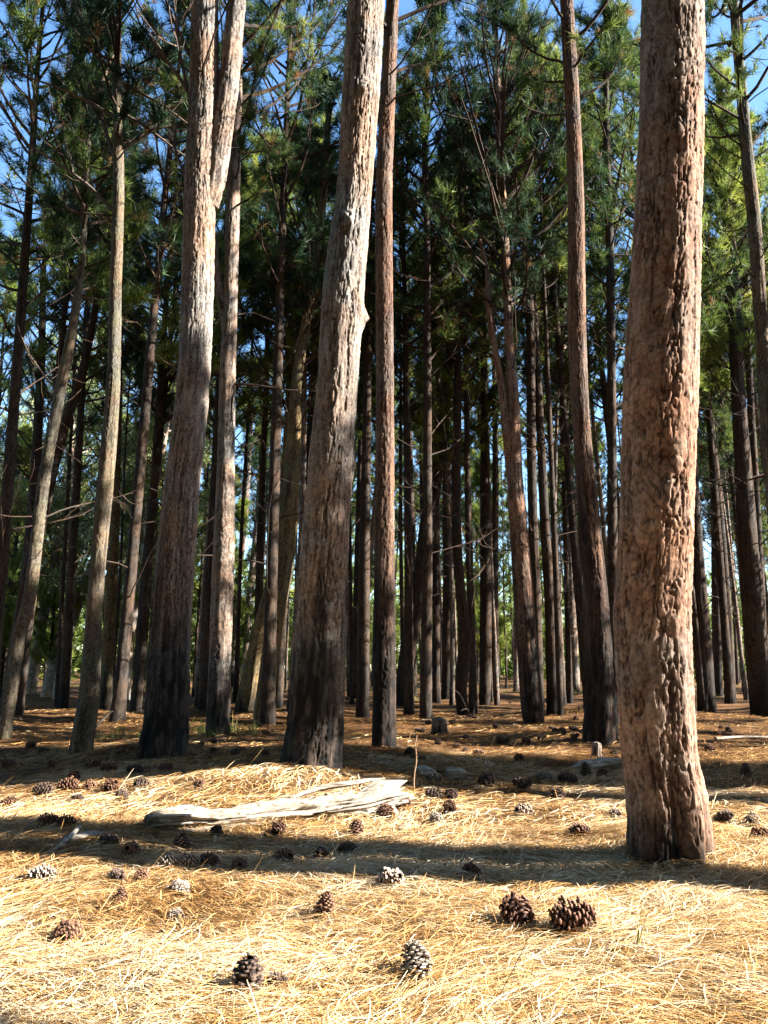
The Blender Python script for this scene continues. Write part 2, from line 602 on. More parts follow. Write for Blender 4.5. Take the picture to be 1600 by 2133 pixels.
def dead_branch_mesh(seed, up=.6):
    """a bare limb of unit length growing along +X, with a few twigs"""
    rng = np.random.default_rng(seed)
    A = Acc()
    P = grow(np.zeros((1, 3)), np.array([[1., 0, .25]]), np.array([1.]), 10, rng, up, .09)
    V, q = tubes(P, np.linspace(.020, .004, 10)[None], 6)
    A.add(V, q, tint=rng.uniform(.3, 1, len(V)))
    n = 7
    k = rng.integers(3, 9, n)
    td = unit(unit(P[0, k + 0] - P[0, k - 1]) * .7 + rng.normal(0, .5, (n, 3)))
    S = grow(P[0, k], td, rng.uniform(.12, .4, n), 5, rng, .3, .18)
    V, q = tubes(S, np.repeat(np.linspace(.006, .002, 5)[None], n, 0), 4)
    A.add(V, q, tint=rng.uniform(.3, 1, len(V)))
    return A.mesh('dead_branch', [M['dead_wood']])


DEAD = [dead_branch_mesh(100 + i, u) for i, u in enumerate((.9, .5, .2, .7, -.3))]


def add_dead(root, p, az, el, L, k, thick=1.0, name='dead_branch'):
    o = obj(name, DEAD[k % len(DEAD)], root)
    o.matrix_local = Matrix.Translation(Vector(p)) @ Matrix.Rotation(az, 4, 'Z') @ Matrix.Rotation(-el, 4, 'Y') @ Matrix.Diagonal((L, L * thick, L * thick, 1))
    return o


# ------------------------------------------------------------------ pines traced one by one
def px_path(pts, Y, H, base, taper_top=.03, lean_y=0.0, r_scale=1.0):
    """pixel trace (x, y, width) at distance Y -> local path with the base at its root, carried on to the height H"""
    out = []
    for (px, py, w) in pts:
        p = at_depth(px, py, Y)
        out.append([p[0] - base[0], 0.0, p[2] - base[2], w * scale_at(p) * .5 * r_scale])
    out[0][2] = min(out[0][2], 0) - .12
    out = np.array(out)
    z = out[-1, 2]
    if z < H - .5:
        sl = (out[-1, 0] - out[-2, 0]) / max(out[-1, 2] - out[-2, 2], .1)
        sl = float(np.clip(sl, -.12, .12))
        n = 4
        for i in range(1, n + 1):
            f = i / n
            out = np.vstack([out, [out[-1, 0] + sl * (H - z) / n * (1 - .5 * f), 0, z + (H - z) * f, out[-1, 3] * (1 - f) + taper_top * f if i < n else taper_top]])
    out[:, 1] = lean_y * (np.maximum(out[:, 2], 0) / max(H, 1)) ** 1.5
    return out


def interp_path(path, h):
    return [float(np.interp(h, path[:, 2], path[:, c])) for c in range(4)]


def pine(pts, label, H=17.0, Y=None, h0=9.0, rmax=2.9, nb=52, seed=1, mat='bark', leaf='needles', char=0.0, depth=.012, cw=.05, ch=.16,
         res=None, knots=(), group='pine trees', dead=(), ndead=0, dead_z=(3, 9), lean_y=0.0, crown=True, forks=(), crown_kw=None, r_scale=1.0, name='pine_tree'):
    if Y is None:
        base = on_ground(pts[0][0], pts[0][1])
    else:
        p = at_depth(pts[0][0], pts[0][1], Y)
        base = np.array([p[0], Y, float(gz(p[0], Y))])
    Y = base[1]
    root = empty(name, base)
    tag(root, label, 'pine tree', group)
    path = px_path(pts, Y, H, base, lean_y=lean_y, r_scale=r_scale)
    if res is None:
        res = max(.006, Y * .0013)
    obj('trunk', trunk_mesh(path, res, depth, seed, M[mat], char_h=char, cw=cw, ch=ch, knots=knots), root)
    for fk in forks:
        fp = []
        for (px, py, w) in fk:
            p = at_depth(px, py, Y)
            fp.append([p[0] - base[0], .0, p[2] - base[2], w * scale_at(p) * .5])
        fp = np.array(fp)
        if fp[-1, 2] > 5 and fk[-1][1] <= 5:
            n = 3
            z = fp[-1, 2]
            for i in range(1, n + 1):
                fp = np.vstack([fp, [fp[-1, 0] + .1, 0, z + 3.5 * i / n, fp[-1, 3] * (1 - i / n) + .02]])
        obj('fork_stem', trunk_mesh(fp, res, depth * .8, seed + 77, M[mat], name='fork_stem', cw=cw, ch=ch, lobes=.05), root)
    rng = random.Random(seed)
    for (px, py, side, L, el, k) in dead:
        p = at_depth(px, py, Y)
        a = {'l': math.pi, 'r': 0.0, 'f': -math.pi / 2}[side] + rng.uniform(-.35, .35)
        q = interp_path(path, p[2] - base[2])
        add_dead(root, q[:3], a, R(el), L, k, .75 if L > 1 else 1.1)
    for i in range(ndead):
        z = rng.uniform(*dead_z)
        q = interp_path(path, z)
        add_dead(root, q[:3], rng.uniform(0, 2 * math.pi), R(rng.uniform(-5, 45)), rng.uniform(.5, 1.9), rng.randint(0, 4), rng.uniform(.35, .6))
    if crown:
        kw = dict(dead=8)
        kw.update(crown_kw or {})
        obj('crown', crown_mesh(path, h0, path[-1, 2] - .1, rmax, nb, seed + 500, [M['twig'], M[leaf], M['cone_dark']], **kw), root)
    return root, path, base

# ================================================================== THE SETTING
def spaced(a, b, d0, grow_, stop):
    out, x, d = [a], a, d0
    while x < stop:
        if x >= b:
            d *= grow_
        x += d
        out.append(x)
    return np.array(out)


ys = np.concatenate([[-60, -30, -15, -8, -4, -2, -.5, .5, 1.2], spaced(1.8, 13, .05, 1.06, 600)])
xp = spaced(0, 6.5, .05, 1.08, 600)
xs = np.concatenate([-xp[:0:-1], xp])
GX, GY = np.meshgrid(xs, ys)
GZ = gz(GX, GY)
ni = np.arange(GX.size).reshape(GX.shape)
gq = np.stack([ni[:-1, :-1], ni[:-1, 1:], ni[1:, 1:], ni[1:, :-1]], -1).reshape(-1, 4)
m, nt, N, L = new_mat('forest_floor')
v = mapping(N, L, (1, 1, 1))
va = mapping(N, L, (.35, 1.6, 1))
n1 = noise(N, L, va, 22, 6, .75)
n2 = noise(N, L, v, .55, 4, .6)
n3 = noise(N, L, v, 45, 5, .8)
r1 = ramp(N, [(.28, (.030, .016, .008)), (.5, (.12, .062, .026)), (.68, (.29, .175, .075)), (.8, (.42, .29, .15))])
L.new(n1.outputs['Fac'], r1.inputs[0])
r2 = ramp(N, [(.35, (.55, .48, .42)), (.62, (1.05, 1.0, .95))])
L.new(n2.outputs['Fac'], r2.inputs[0])
c = mixc(N, L, 1.0, r1.outputs[0], r2.outputs[0], 'MULTIPLY')
finish(N, L, c, n3.outputs['Fac'], .03, 1.0, .95, .1)
g = obj('ground', mesh_np('ground', np.stack([GX, GY, GZ], -1).reshape(-1, 3), [gq], [m]))
tag(g, kind='structure')


# needles shed over the ground, strand by strand near the camera
def strands(n, x0, x1, y0, y1, length, width, rng, cull, lift=.02, stand=.0):
    y = np.sqrt(rng.uniform(y0**2, y1**2, n))
    x = rng.uniform(-1, 1, n) * (x1 * y + .35)
    patch = vnoise(x * 1.1, y * 1.1, 0, 61) * .9
    az = patch + rng.normal(0, .5, n) + np.where(rng.uniform(0, 1, n) < .18, 1.4, 0)
    L_ = length * rng.uniform(.45, 1.2, n)
    bend = rng.normal(0, .55, n)
    t = np.linspace(-.5, .5, 5)
    A_ = az[:, None] + bend[:, None] * t[None]
    px = x[:, None] + np.cumsum(np.cos(A_) * (L_ / 5)[:, None], 1)
    py = y[:, None] + np.cumsum(np.sin(A_) * (L_ / 5)[:, None], 1)
    tilt = rng.normal(0, .05, n) + np.where(rng.uniform(0, 1, n) < stand, rng.uniform(.25, .95, n), 0)
    heap = .014 * sstep(-.2, .6, vnoise(x * 3.1, y * 3.1, 0, 71))
    pz = gz(px, py) + (rng.uniform(0, 1, n) ** 1.6 * (lift) + heap)[:, None] + np.abs(tilt)[:, None] * (t[None] + .4) * L_[:, None] + (.012 * rng.uniform(-.3, 1, n))[:, None] * (1 - 4 * t[None]**2)
    P = np.stack([px, py, pz], -1)
    T = unit(np.gradient(P, axis=1))
    roll = rng.normal(0, .7, n)
    nrm = unit(np.stack([np.sin(roll) * .8, np.cos(roll * 1.7) * .2, np.ones(n)], -1))[:, None]
    S = unit(np.cross(T, nrm)) * (width * rng.uniform(.6, 1.3, n) * .5)[:, None, None] * np.array([.7, 1, 1, 1, .35])[None, :, None]
    V = np.stack([P - S, P + S], 2)                        # n,5,2,3
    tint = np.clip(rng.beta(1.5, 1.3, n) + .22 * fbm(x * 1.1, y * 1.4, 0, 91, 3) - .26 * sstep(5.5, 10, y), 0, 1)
    return V.reshape(-1, 3), np.repeat(tint, 10)


VV, TT = [], []
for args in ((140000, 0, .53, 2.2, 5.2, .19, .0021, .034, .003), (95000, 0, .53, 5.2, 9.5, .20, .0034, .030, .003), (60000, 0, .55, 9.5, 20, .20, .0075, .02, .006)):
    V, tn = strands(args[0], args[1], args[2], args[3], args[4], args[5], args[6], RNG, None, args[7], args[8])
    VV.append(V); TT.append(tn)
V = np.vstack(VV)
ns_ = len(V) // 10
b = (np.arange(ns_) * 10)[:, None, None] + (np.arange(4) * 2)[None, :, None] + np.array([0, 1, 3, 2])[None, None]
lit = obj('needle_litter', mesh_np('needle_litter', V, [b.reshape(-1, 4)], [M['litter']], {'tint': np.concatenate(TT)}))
tag(lit, 'fallen straw coloured pine needles covering the ground', 'pine needles', kind='stuff')

# ------------------------------------------------------------------ the pines in view, one by one
pine([(1395, 1785, 192), (1392, 1700, 172), (1372, 1550, 158), (1360, 1300, 158), (1368, 1100, 152), (1377, 800, 150), (1390, 500, 138), (1398, 250, 130), (1400, 0, 124)],
     'thickest pine trunk in front, broad reddish flaky bark glowing white on its sunny edge', H=19, h0=9.5, seed=11, crown_kw=dict(dead=6, dead_h0=8.8), mat='bark_red', char=.30, depth=.023, cw=.060, ch=.105,
     res=.0062, knots=[(.42, .25, .07, .03), (1.9, -.9, .06, .015), (3.6, .5, .07, .02)], r_scale=.96)
pine([(648, 1605, 134), (655, 1560, 124), (664, 1400, 112), (680, 1100, 98), (703, 800, 86), (716, 600, 88), (738, 400, 75), (751, 200, 77), (763, 0, 75)],
     'stout pine on a needle mound directly behind the bleached fallen log', H=20, h0=8.6, seed=12, crown_kw=dict(dead=6, dead_h0=8.8), mat='bark', char=1.3, depth=.026, cw=.070, ch=.20, res=.009,
     knots=[(4.45, .25, .10, .05), (5.35, -1.6, .12, .05), (6.9, -1.4, .1, .04), (2.9, 0.2, .12, .03)],
     dead=[(742, 200, 'f', .45, 80, 2), (735, 400, 'f', .5, 75, 2), (712, 40, 'l', 1.3, 40, 0)], r_scale=.98)
pine([(330, 1578, 108), (345, 1500, 92), (352, 1350, 84), (362, 1200, 80), (380, 1000, 70), (402, 800, 66), (411, 600, 64), (417, 400, 64), (424, 200, 60), (427, 0, 54)],
     'tall forked pine with chalky sunlit upper stem and black charred foot', H=19, h0=8.8, seed=13, mat='bark', char=2.1, depth=.020, cw=.055, ch=.17, res=.0105,
     forks=[[(432, 430, 40), (448, 370, 44), (462, 280, 42), (476, 180, 40), (486, 80, 38), (494, 0, 36)]],
     dead=[(388, 330, 'l', 2.6, 52, 0), (390, 250, 'l', 2.2, 50, 3), (388, 420, 'l', 1.8, 45, 1), (390, 160, 'l', 2.0, 35, 0)], crown_kw=dict(dead=4, dead_h0=7.5))
pine([(452, 1530, 50), (457, 1400, 46), (464, 1200, 44), (470, 1000, 37), (474, 800, 33), (481, 600, 28), (486, 400, 28), (492, 200, 24), (496, 0, 22)],
     'slim pine close behind the chalky forked pine, bright sun on its middle', H=18, h0=9.0, seed=14, crown_kw=dict(dead=6, dead_h0=8.8), mat='bark', char=1.3, depth=.014, cw=.05, ch=.14,
     forks=[[(474, 690, 22), (462, 620, 20), (450, 560, 18), (446, 500, 15)]], dead=[(478, 800, 'r', 1.6, -12, 4), (470, 940, 'r', .5, 10, 2)])
pine([(799, 1555, 54), (800, 1450, 48), (801, 1200, 43), (802, 800, 37), (800, 400, 34), (806, 250, 32), (818, 0, 26)],
     'straight slender pine just behind the stout mound pine, dark brown flaky bark', H=18, h0=9.3, seed=15, crown_kw=dict(dead=6, dead_h0=8.8), mat='bark_brown', char=2.2, depth=.015, cw=.05, ch=.14)
pine([(168, 1568, 48), (186, 1450, 42), (192, 1350, 36), (202, 1200, 31), (220, 1000, 33), (236, 800, 27), (241, 600, 23), (247, 400, 22), (245, 200, 17), (247, 0, 10)],
     'thin grey pine with long bare limbs arching out high on one side', H=15, h0=7.5, rmax=2.0, seed=16, mat='bark_grey', char=.12, depth=.011, cw=.045, ch=.12, leaf='needles_deep',
     dead=[(232, 445, 'l', 1.9, 28, 2), (240, 345, 'l', 2.5, 50, 1), (238, 245, 'l', 1.8, 12, 2), (246, 60, 'l', 1.4, 42, 0), (250, 230, 'r', 1.5, -38, 4), (252, 170, 'r', 1.6, -30, 4)],
     crown_kw=dict(dead=8, dead_h0=6.5, bare=.35))
pine([(8, 1540, 26), (40, 1330, 26), (62, 1240, 25), (92, 1000, 24), (128, 800, 22), (152, 680, 18), (170, 550, 15), (180, 350, 12), (196, 120, 9)],
     'lean leaning pine at the very edge of the clearing, bent toward its taller neighbours', H=13, h0=7, rmax=1.7, seed=17, mat='bark_grey', depth=.010, cw=.045, ch=.12, ndead=3, dead_z=(3, 6),
     crown_kw=dict(dead=8))
pine([(1247, 1545, 72), (1250, 1450, 60), (1246, 1300, 50), (1228, 1100, 46), (1212, 900, 36), (1202, 700, 37), (1199, 400, 33), (1191, 200, 30), (1180, 0, 27)],
     'dark pine beside the thickest trunk, black charred foot and one narrow sunlit stripe', H=18, h0=9.6, seed=18, crown_kw=dict(dead=6, dead_h0=8.8), mat='bark_brown', char=3.0, depth=.016, cw=.05, ch=.15)
pine([(1110, 1505, 46), (1102, 1400, 44), (1095, 1300, 42), (1082, 1120, 38), (1073, 1000, 33), (1070, 850, 25), (1060, 700, 19), (1052, 500, 17), (1042, 300, 13), (1030, 0, 9)],
     'forked pine with orange sunlit upper bark and a thick side stem rising from its waist', H=17, h0=8.0, rmax=3.3, nb=84, seed=19, mat='bark_red', char=3.0, depth=.014, cw=.045, ch=.14, leaf='needles_deep',
     forks=[[(1066, 990, 22), (1056, 900, 20), (1044, 800, 15), (1030, 720, 13), (1018, 640, 12), (1014, 560, 9), (1000, 500, 7)]],
     dead=[(1058, 690, 'l', 1.7, 42, 1), (1062, 1050, 'l', .7, 35, 2), (1064, 640, 'r', .7, 40, 2)], crown_kw=dict(bare=.4, dead=12, dead_h0=7))
pine([(1150, 1485, 24), (1150, 1400, 24), (1145, 1250, 22), (1134, 1080, 20), (1126, 900, 17), (1116, 700, 13), (1108, 550, 12), (1102, 300, 9)],
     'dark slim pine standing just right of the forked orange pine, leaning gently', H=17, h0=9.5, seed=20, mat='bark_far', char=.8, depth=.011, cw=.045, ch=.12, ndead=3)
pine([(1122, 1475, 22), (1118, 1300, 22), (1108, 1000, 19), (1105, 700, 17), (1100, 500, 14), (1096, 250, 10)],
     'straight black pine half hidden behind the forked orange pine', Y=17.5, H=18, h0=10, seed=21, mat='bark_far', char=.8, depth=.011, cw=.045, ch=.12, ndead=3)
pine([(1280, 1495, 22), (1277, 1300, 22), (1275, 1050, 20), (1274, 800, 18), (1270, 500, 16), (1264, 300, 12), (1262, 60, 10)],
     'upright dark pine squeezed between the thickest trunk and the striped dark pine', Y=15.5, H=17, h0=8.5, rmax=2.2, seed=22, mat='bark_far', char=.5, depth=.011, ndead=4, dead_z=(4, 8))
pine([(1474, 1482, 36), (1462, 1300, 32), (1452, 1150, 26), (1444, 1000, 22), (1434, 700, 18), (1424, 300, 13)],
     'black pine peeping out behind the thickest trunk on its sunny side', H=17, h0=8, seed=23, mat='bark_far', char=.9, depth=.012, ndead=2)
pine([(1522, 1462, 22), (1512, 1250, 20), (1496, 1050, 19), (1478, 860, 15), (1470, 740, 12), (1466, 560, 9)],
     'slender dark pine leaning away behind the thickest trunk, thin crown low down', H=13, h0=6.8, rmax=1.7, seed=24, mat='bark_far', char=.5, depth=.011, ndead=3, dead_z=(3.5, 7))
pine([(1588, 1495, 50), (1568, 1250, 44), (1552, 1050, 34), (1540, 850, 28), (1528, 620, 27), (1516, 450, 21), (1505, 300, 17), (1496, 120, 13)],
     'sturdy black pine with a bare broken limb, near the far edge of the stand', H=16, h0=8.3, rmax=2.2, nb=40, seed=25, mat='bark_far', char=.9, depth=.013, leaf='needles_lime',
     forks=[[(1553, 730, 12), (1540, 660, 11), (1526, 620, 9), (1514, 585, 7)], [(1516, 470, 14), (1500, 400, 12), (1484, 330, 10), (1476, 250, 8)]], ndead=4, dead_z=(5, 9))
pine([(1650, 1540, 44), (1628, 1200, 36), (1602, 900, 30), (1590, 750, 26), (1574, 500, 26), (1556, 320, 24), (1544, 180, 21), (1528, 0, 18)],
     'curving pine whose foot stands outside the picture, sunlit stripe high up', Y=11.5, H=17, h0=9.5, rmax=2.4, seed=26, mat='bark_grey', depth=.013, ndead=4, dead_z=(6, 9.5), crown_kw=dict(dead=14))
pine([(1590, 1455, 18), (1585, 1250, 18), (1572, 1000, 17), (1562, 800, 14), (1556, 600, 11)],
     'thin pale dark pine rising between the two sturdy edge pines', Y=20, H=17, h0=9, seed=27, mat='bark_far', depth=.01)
# the leaning mossy pair behind the stout pine
pine([(545, 1505, 44), (556, 1420, 38), (572, 1300, 38), (592, 1150, 46), (606, 1020, 36), (613, 900, 30), (618, 800, 22), (640, 660, 21), (658, 560, 20), (672, 420, 16), (684, 250, 12)],
     'mossy crooked pine with snapped limb stubs, leaning behind the stout mound pine', H=15, h0=7.5, rmax=2.4, nb=38, seed=28, mat='bark_moss', depth=.013, cw=.045, ch=.13, leaf='needles_deep',
     dead=[(600, 1010, 'r', .45, 20, 2), (596, 1080, 'r', .5, 25, 2), (590, 1160, 'r', .45, -10, 2), (608, 910, 'l', 1.1, 25, 2), (610, 860, 'l', 1.0, 10, 4), (612, 930, 'l', .8, 40, 1), (620, 760, 'r', .8, 20, 2), (640, 650, 'l', 1.8, 35, 3)],
     crown_kw=dict(cones=260, dead=16, dead_h0=5))
pine([(505, 1482, 40), (524, 1400, 38), (548, 1300, 36), (578, 1180, 34), (592, 1080, 28), (598, 960, 22), (604, 800, 16)],
     'dark pine leaning against the mossy crooked pine from behind', H=12, h0=6.5, seed=29, mat='bark_moss', char=.5, depth=.013, ndead=5, dead_z=(2.5, 6))
pine([(836, 1440, 32), (850, 1350, 34), (872, 1240, 36), (894, 1080, 34), (910, 960, 30), (926, 850, 24), (938, 720, 18), (942, 600, 13)],
     'thick black pine tilting strongly among upright trunks in the middle of the stand', H=17, h0=10, seed=30, mat='bark_far', char=.9, depth=.014, Y=23,
     dead=[(872, 1260, 'r', 1.6, 14, 2), (890, 1110, 'r', 1.8, 10, 3)])
pine([(965, 1490, 24), (960, 1440, 24), (968, 1330, 27), (960, 1240, 22), (950, 1100, 20), (952, 900, 18), (954, 700, 14), (958, 500, 10)],
     'dark pine with an S shaped bend low down, beside the dead twig heap', H=16, h0=9, seed=31, mat='bark_far', char=.6, depth=.011, ndead=3)
slim = [
    ([(930, 1455, 20), (932, 1200, 19), (930, 900, 15), (928, 650, 11)], 'straight dark pine rising behind the old cut stump'),
    ([(1010, 1468, 26), (1012, 1250, 24), (1010, 1000, 19), (1008, 750, 14), (1004, 500, 10)], 'dark upright pine with its twin stem pressed against it, centre of the stand'),
    ([(1030, 1455, 18), (1030, 1250, 17), (1032, 1000, 13), (1030, 800, 10)], 'narrow twin beside the dark upright pine at the centre of the stand'),
    ([(756, 1495, 28), (758, 1300, 25), (762, 1000, 20), (766, 750, 16), (770, 500, 12)], 'dark pine filling the gap between the stout mound pine and its slender neighbour'),
    ([(740, 1455, 18), (744, 1250, 17), (750, 1000, 14), (754, 800, 10)], 'thin pine close at the back of the stout mound pine'),
    ([(860, 1450, 18), (858, 1200, 17), (852, 900, 14), (848, 700, 10)], 'dark straight pine whose foot meets the tilting black pine'),
    ([(885, 1445, 16), (884, 1200, 15), (880, 1000, 12)], 'narrow dark pine with one pale sunlit edge past the tilting black pine'),
    ([(1198, 1447, 22), (1190, 1250, 20), (1182, 1000, 16), (1176, 800, 12), (1172, 600, 9)], 'pale lit pine standing alone in the green gap before the grass strip'),
    ([(1168, 1490, 14), (1160, 1250, 13), (1150, 1000, 11)], 'thin pine in the shade beside the pale lit pine'),
    ([(222, 1480, 28), (226, 1350, 26), (236, 1150, 22), (243, 950, 18), (248, 750, 14)], 'mossy trunk half hidden behind the thin grey pine with bare limbs'),
    ([(283, 1480, 20), (296, 1300, 20), (312, 1100, 16), (330, 950, 13), (346, 800, 9)], 'thin dark twiggy pine leaning behind the chalky forked pine'),
    ([(428, 1478, 30), (434, 1300, 28), (444, 1100, 22), (452, 900, 16)], 'dark trunk pressed close behind the slim sun striped pine'),
    ([(482, 1440, 16), (492, 1250, 15), (510, 1080, 12), (522, 900, 9)], 'slender sunlit pine leaning in the row behind the slim striped pine'),
    ([(508, 1430, 16), (520, 1250, 15), (536, 1080, 12), (546, 900, 9)], 'second slender leaning pine in the row behind the mossy crooked pine'),
    ([(578, 1475, 20), (588, 1300, 18), (604, 1100, 15)], 'dark stem in the narrow gap beside the foot of the mossy crooked pine'),
    ([(1495, 1450, 20), (1492, 1250, 18), (1488, 1000, 14), (1486, 800, 10)], 'grey pine with short bare twigs in the gap beyond the thickest trunk'),
    ([(1075, 1440, 14), (1076, 1200, 13), (1074, 950, 10)], 'thin lit stem just past the forked orange pine'),
]
for i, (pts, lab) in enumerate(slim):
    pine(pts, lab, H=15 + (i * 37 % 40) / 10, h0=7.5 + (i * 53 % 25) / 10, rmax=2.4, nb=44, seed=200 + i, mat='bark_moss' if i == 9 else ('bark' if i in (7, 12, 13, 16) else 'bark_far'),
         char=.4 if i % 3 else .9, depth=.010, cw=.05, ch=.14, leaf=('needles', 'needles_deep', 'needles_lime')[i % 3], ndead=3, dead_z=(3, 8), name='slim_pine', group='slim pines in the middle of the stand',
         crown_kw=dict(nneed=20, nl=.26, nw=.014))
# left hand leaning stems
left = [
    ([(18, 1420, 30), (52, 1250, 30), (92, 1050, 26), (130, 900, 22), (170, 780, 17), (200, 640, 12)], 'dark pine slanting up behind the lean leaning pine', 17),
    ([(30, 1400, 24), (60, 1150, 22), (76, 950, 20), (86, 750, 16), (90, 600, 11)], 'upright dark pine full of cone laden twigs near the pale gum trees', 21),
]
for i, (pts, lab, Y) in enumerate(left):
    pine(pts, lab, Y=Y, H=15, h0=5.5, rmax=2.4, nb=36, seed=240 + i, mat='bark_far', depth=.012, leaf='needles_deep', ndead=5, dead_z=(2, 6), name='leaning_pine',
         group='leaning pines by the gum trees', crown_kw=dict(cones=220, dead=26, dead_h0=2.5, bare=.45))

# ------------------------------------------------------------------ pines far behind: copies of six grown once
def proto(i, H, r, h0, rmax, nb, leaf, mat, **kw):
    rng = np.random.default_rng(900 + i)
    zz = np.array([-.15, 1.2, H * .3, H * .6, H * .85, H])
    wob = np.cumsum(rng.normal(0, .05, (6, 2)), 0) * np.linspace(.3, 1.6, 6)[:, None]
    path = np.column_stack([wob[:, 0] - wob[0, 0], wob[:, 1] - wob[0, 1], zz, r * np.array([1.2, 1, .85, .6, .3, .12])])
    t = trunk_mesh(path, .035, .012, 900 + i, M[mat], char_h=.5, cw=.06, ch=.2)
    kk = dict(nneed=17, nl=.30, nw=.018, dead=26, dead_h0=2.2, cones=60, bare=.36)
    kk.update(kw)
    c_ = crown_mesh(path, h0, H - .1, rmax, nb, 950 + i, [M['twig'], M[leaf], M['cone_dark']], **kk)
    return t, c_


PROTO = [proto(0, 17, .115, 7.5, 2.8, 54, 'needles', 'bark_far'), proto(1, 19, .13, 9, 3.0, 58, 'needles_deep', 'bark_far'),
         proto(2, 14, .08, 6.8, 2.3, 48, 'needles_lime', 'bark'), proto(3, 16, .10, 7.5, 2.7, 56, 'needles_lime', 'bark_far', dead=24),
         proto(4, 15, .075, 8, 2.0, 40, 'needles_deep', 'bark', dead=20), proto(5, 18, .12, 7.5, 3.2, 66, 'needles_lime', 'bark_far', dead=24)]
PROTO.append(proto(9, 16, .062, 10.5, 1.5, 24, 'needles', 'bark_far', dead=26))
BUSHY = [proto(6, 7, .07, .8, 1.9, 44, 'needles_lime', 'bark_far', dead=0, inner=.25, bare=.1), proto(7, 10, .10, 1.2, 2.3, 56, 'needles_lime', 'bark_far', dead=0, inner=.25, bare=.1),
         proto(8, 5, .05, .3, 1.5, 36, 'needles_lime', 'bark_far', dead=0, inner=.2, bare=.05)]
spots = []


def far_spot(rng, x, y, gap):
    for a, b_ in spots:
        if (a - x) ** 2 + (b_ - y) ** 2 < gap * gap:
            return False
    spots.append((x, y))
    return True


def place(protos, k, x, y, s, rz, name, label, cat, group, tilt=(0, 0)):
    r = empty(name, (x, y, float(gz(x, y)) - .02))
    r.rotation_euler = (tilt[0], tilt[1], rz)
    r.scale = (s, s, s)
    t, c_ = protos[k]
    obj('trunk', t, r)
    obj('crown', c_, r)
    tag(r, label, cat, group)
    return r


rr = random.Random(5)
nfar = 0
for (px, Y, k, s_) in ((2, 13.2, 0, .98), (262, 15.5, 1, .95), (566, 15.8, 1, 1.0), (884, 16.5, 0, 1.02), (60, 17, 3, 1.0), (150, 20, 0, 1.05), (300, 21, 1, 1.0), (350, 16.5, 3, .95), (540, 22, 5, 1.0), (610, 18.5, 2, 1.1), (650, 24, 1, 1.0), (705, 20, 0, .9), (850, 19, 0, 1.0), (905, 25, 1, 1.0),
                       (980, 20.5, 3, 1.05), (1150, 22, 1, 1.0), (1215, 18.5, 0, 1.0), (1310, 21, 5, 1.0), (1420, 17.5, 0, 1.0), (1500, 23, 1, .95), (1570, 18.5, 3, 1.0), (460, 25, 0, 1.1), (200, 27, 5, 1.0)):
    x = (px - CX) / FPX * Y * 1.0
    far_spot(rr, x, Y, 0.01)
    place(PROTO, k, x, Y, s_, px * .37, 'background_pine', 'slim background pine among the many narrow trunks deep in the stand', 'pine tree', 'background pines deep in the stand', (rr.gauss(0, .015), rr.gauss(0, .015)))
    nfar += 1
for _ in range(5000):
    y = 20 + 46 * rr.random() ** 1.3
    x = rr.uniform(-.56, .58) * y
    if x < -.15 * y and y < 34 and rr.random() < .6 or (26 < y < 36 and x < 10 or 44 < y < 52 and x < 16) and rr.random() < .92:
        continue
    if far_spot(rr, x, y, 1.1 + .013 * y) and nfar < 200:
        k = rr.choice((0, 1, 2, 3, 4, 4, 5, 3)) if nfar < 92 else rr.choice((4, 6, 6, 6))
        place(PROTO, k, x, y, rr.uniform(.8, 1.12), rr.uniform(0, 6.28), 'background_pine', 'slim dark pine deep in the stand, behind the named trunks in front' if False else
              'slim background pine among the many narrow trunks deep in the stand', 'pine tree', 'background pines deep in the stand', (rr.gauss(0, .018), rr.gauss(0, .018)))
        nfar += 1
nb_ = 0
for _ in range(600):
    y = rr.uniform(38, 85)
    x = rr.uniform(-.6, .62) * y
    if far_spot(rr, x, y, 2.4) and nb_ < 44:
        place(BUSHY, rr.choice((0, 0, 1, 1, 2)), x, y, rr.uniform(.8, 1.3), rr.uniform(0, 6.28), 'young_pine', 'bushy yellow green young pine far behind the trunks', 'young pine', 'young pines at the back of the stand')
        nb_ += 1

for _ in range(400):
    y = rr.uniform(25, 38)
    x = rr.uniform(-.54, .5) * y
    if far_spot(rr, x, y, 1.7) and nb_ < 44 + 34:
        place(BUSHY, rr.choice((0, 1, 1)), x, y, rr.uniform(.75, 1.25), rr.uniform(0, 6.28), 'young_pine', 'bushy yellow green young pine far behind the trunks', 'young pine', 'young pines at the back of the stand')
        nb_ += 1

# pines to the sunny side of the frame, whose stems and crowns throw the shade across the clearing
def side_pine(x, y, r, H, h0, rmax, seed, label, lean=0.0, leaf='needles', nb=40, **kw):
    root = empty('pine_tree', (x, y, float(gz(x, y))))
    tag(root, label, 'pine tree', 'pines beside the clearing')
    path = np.array([[0, 0, -.15, r * 1.2], [0.02, lean * .3, 2.5, r], [-.05, lean, 6, r * .85], [.05, lean * 1.4, H * .7, r * .55], [0, lean * 1.5, H, .03]])
    obj('trunk', trunk_mesh(path, .02, .014, seed, M['bark'], char_h=.4), root)
    kk = dict(nneed=14, nl=.24, nw=.014, dead=8)
    kk.update(kw)
    obj('crown', crown_mesh(path, h0, H - .1, rmax, nb, seed + 1, [M['twig'], M[leaf], M['cone_dark']], **kk), root)


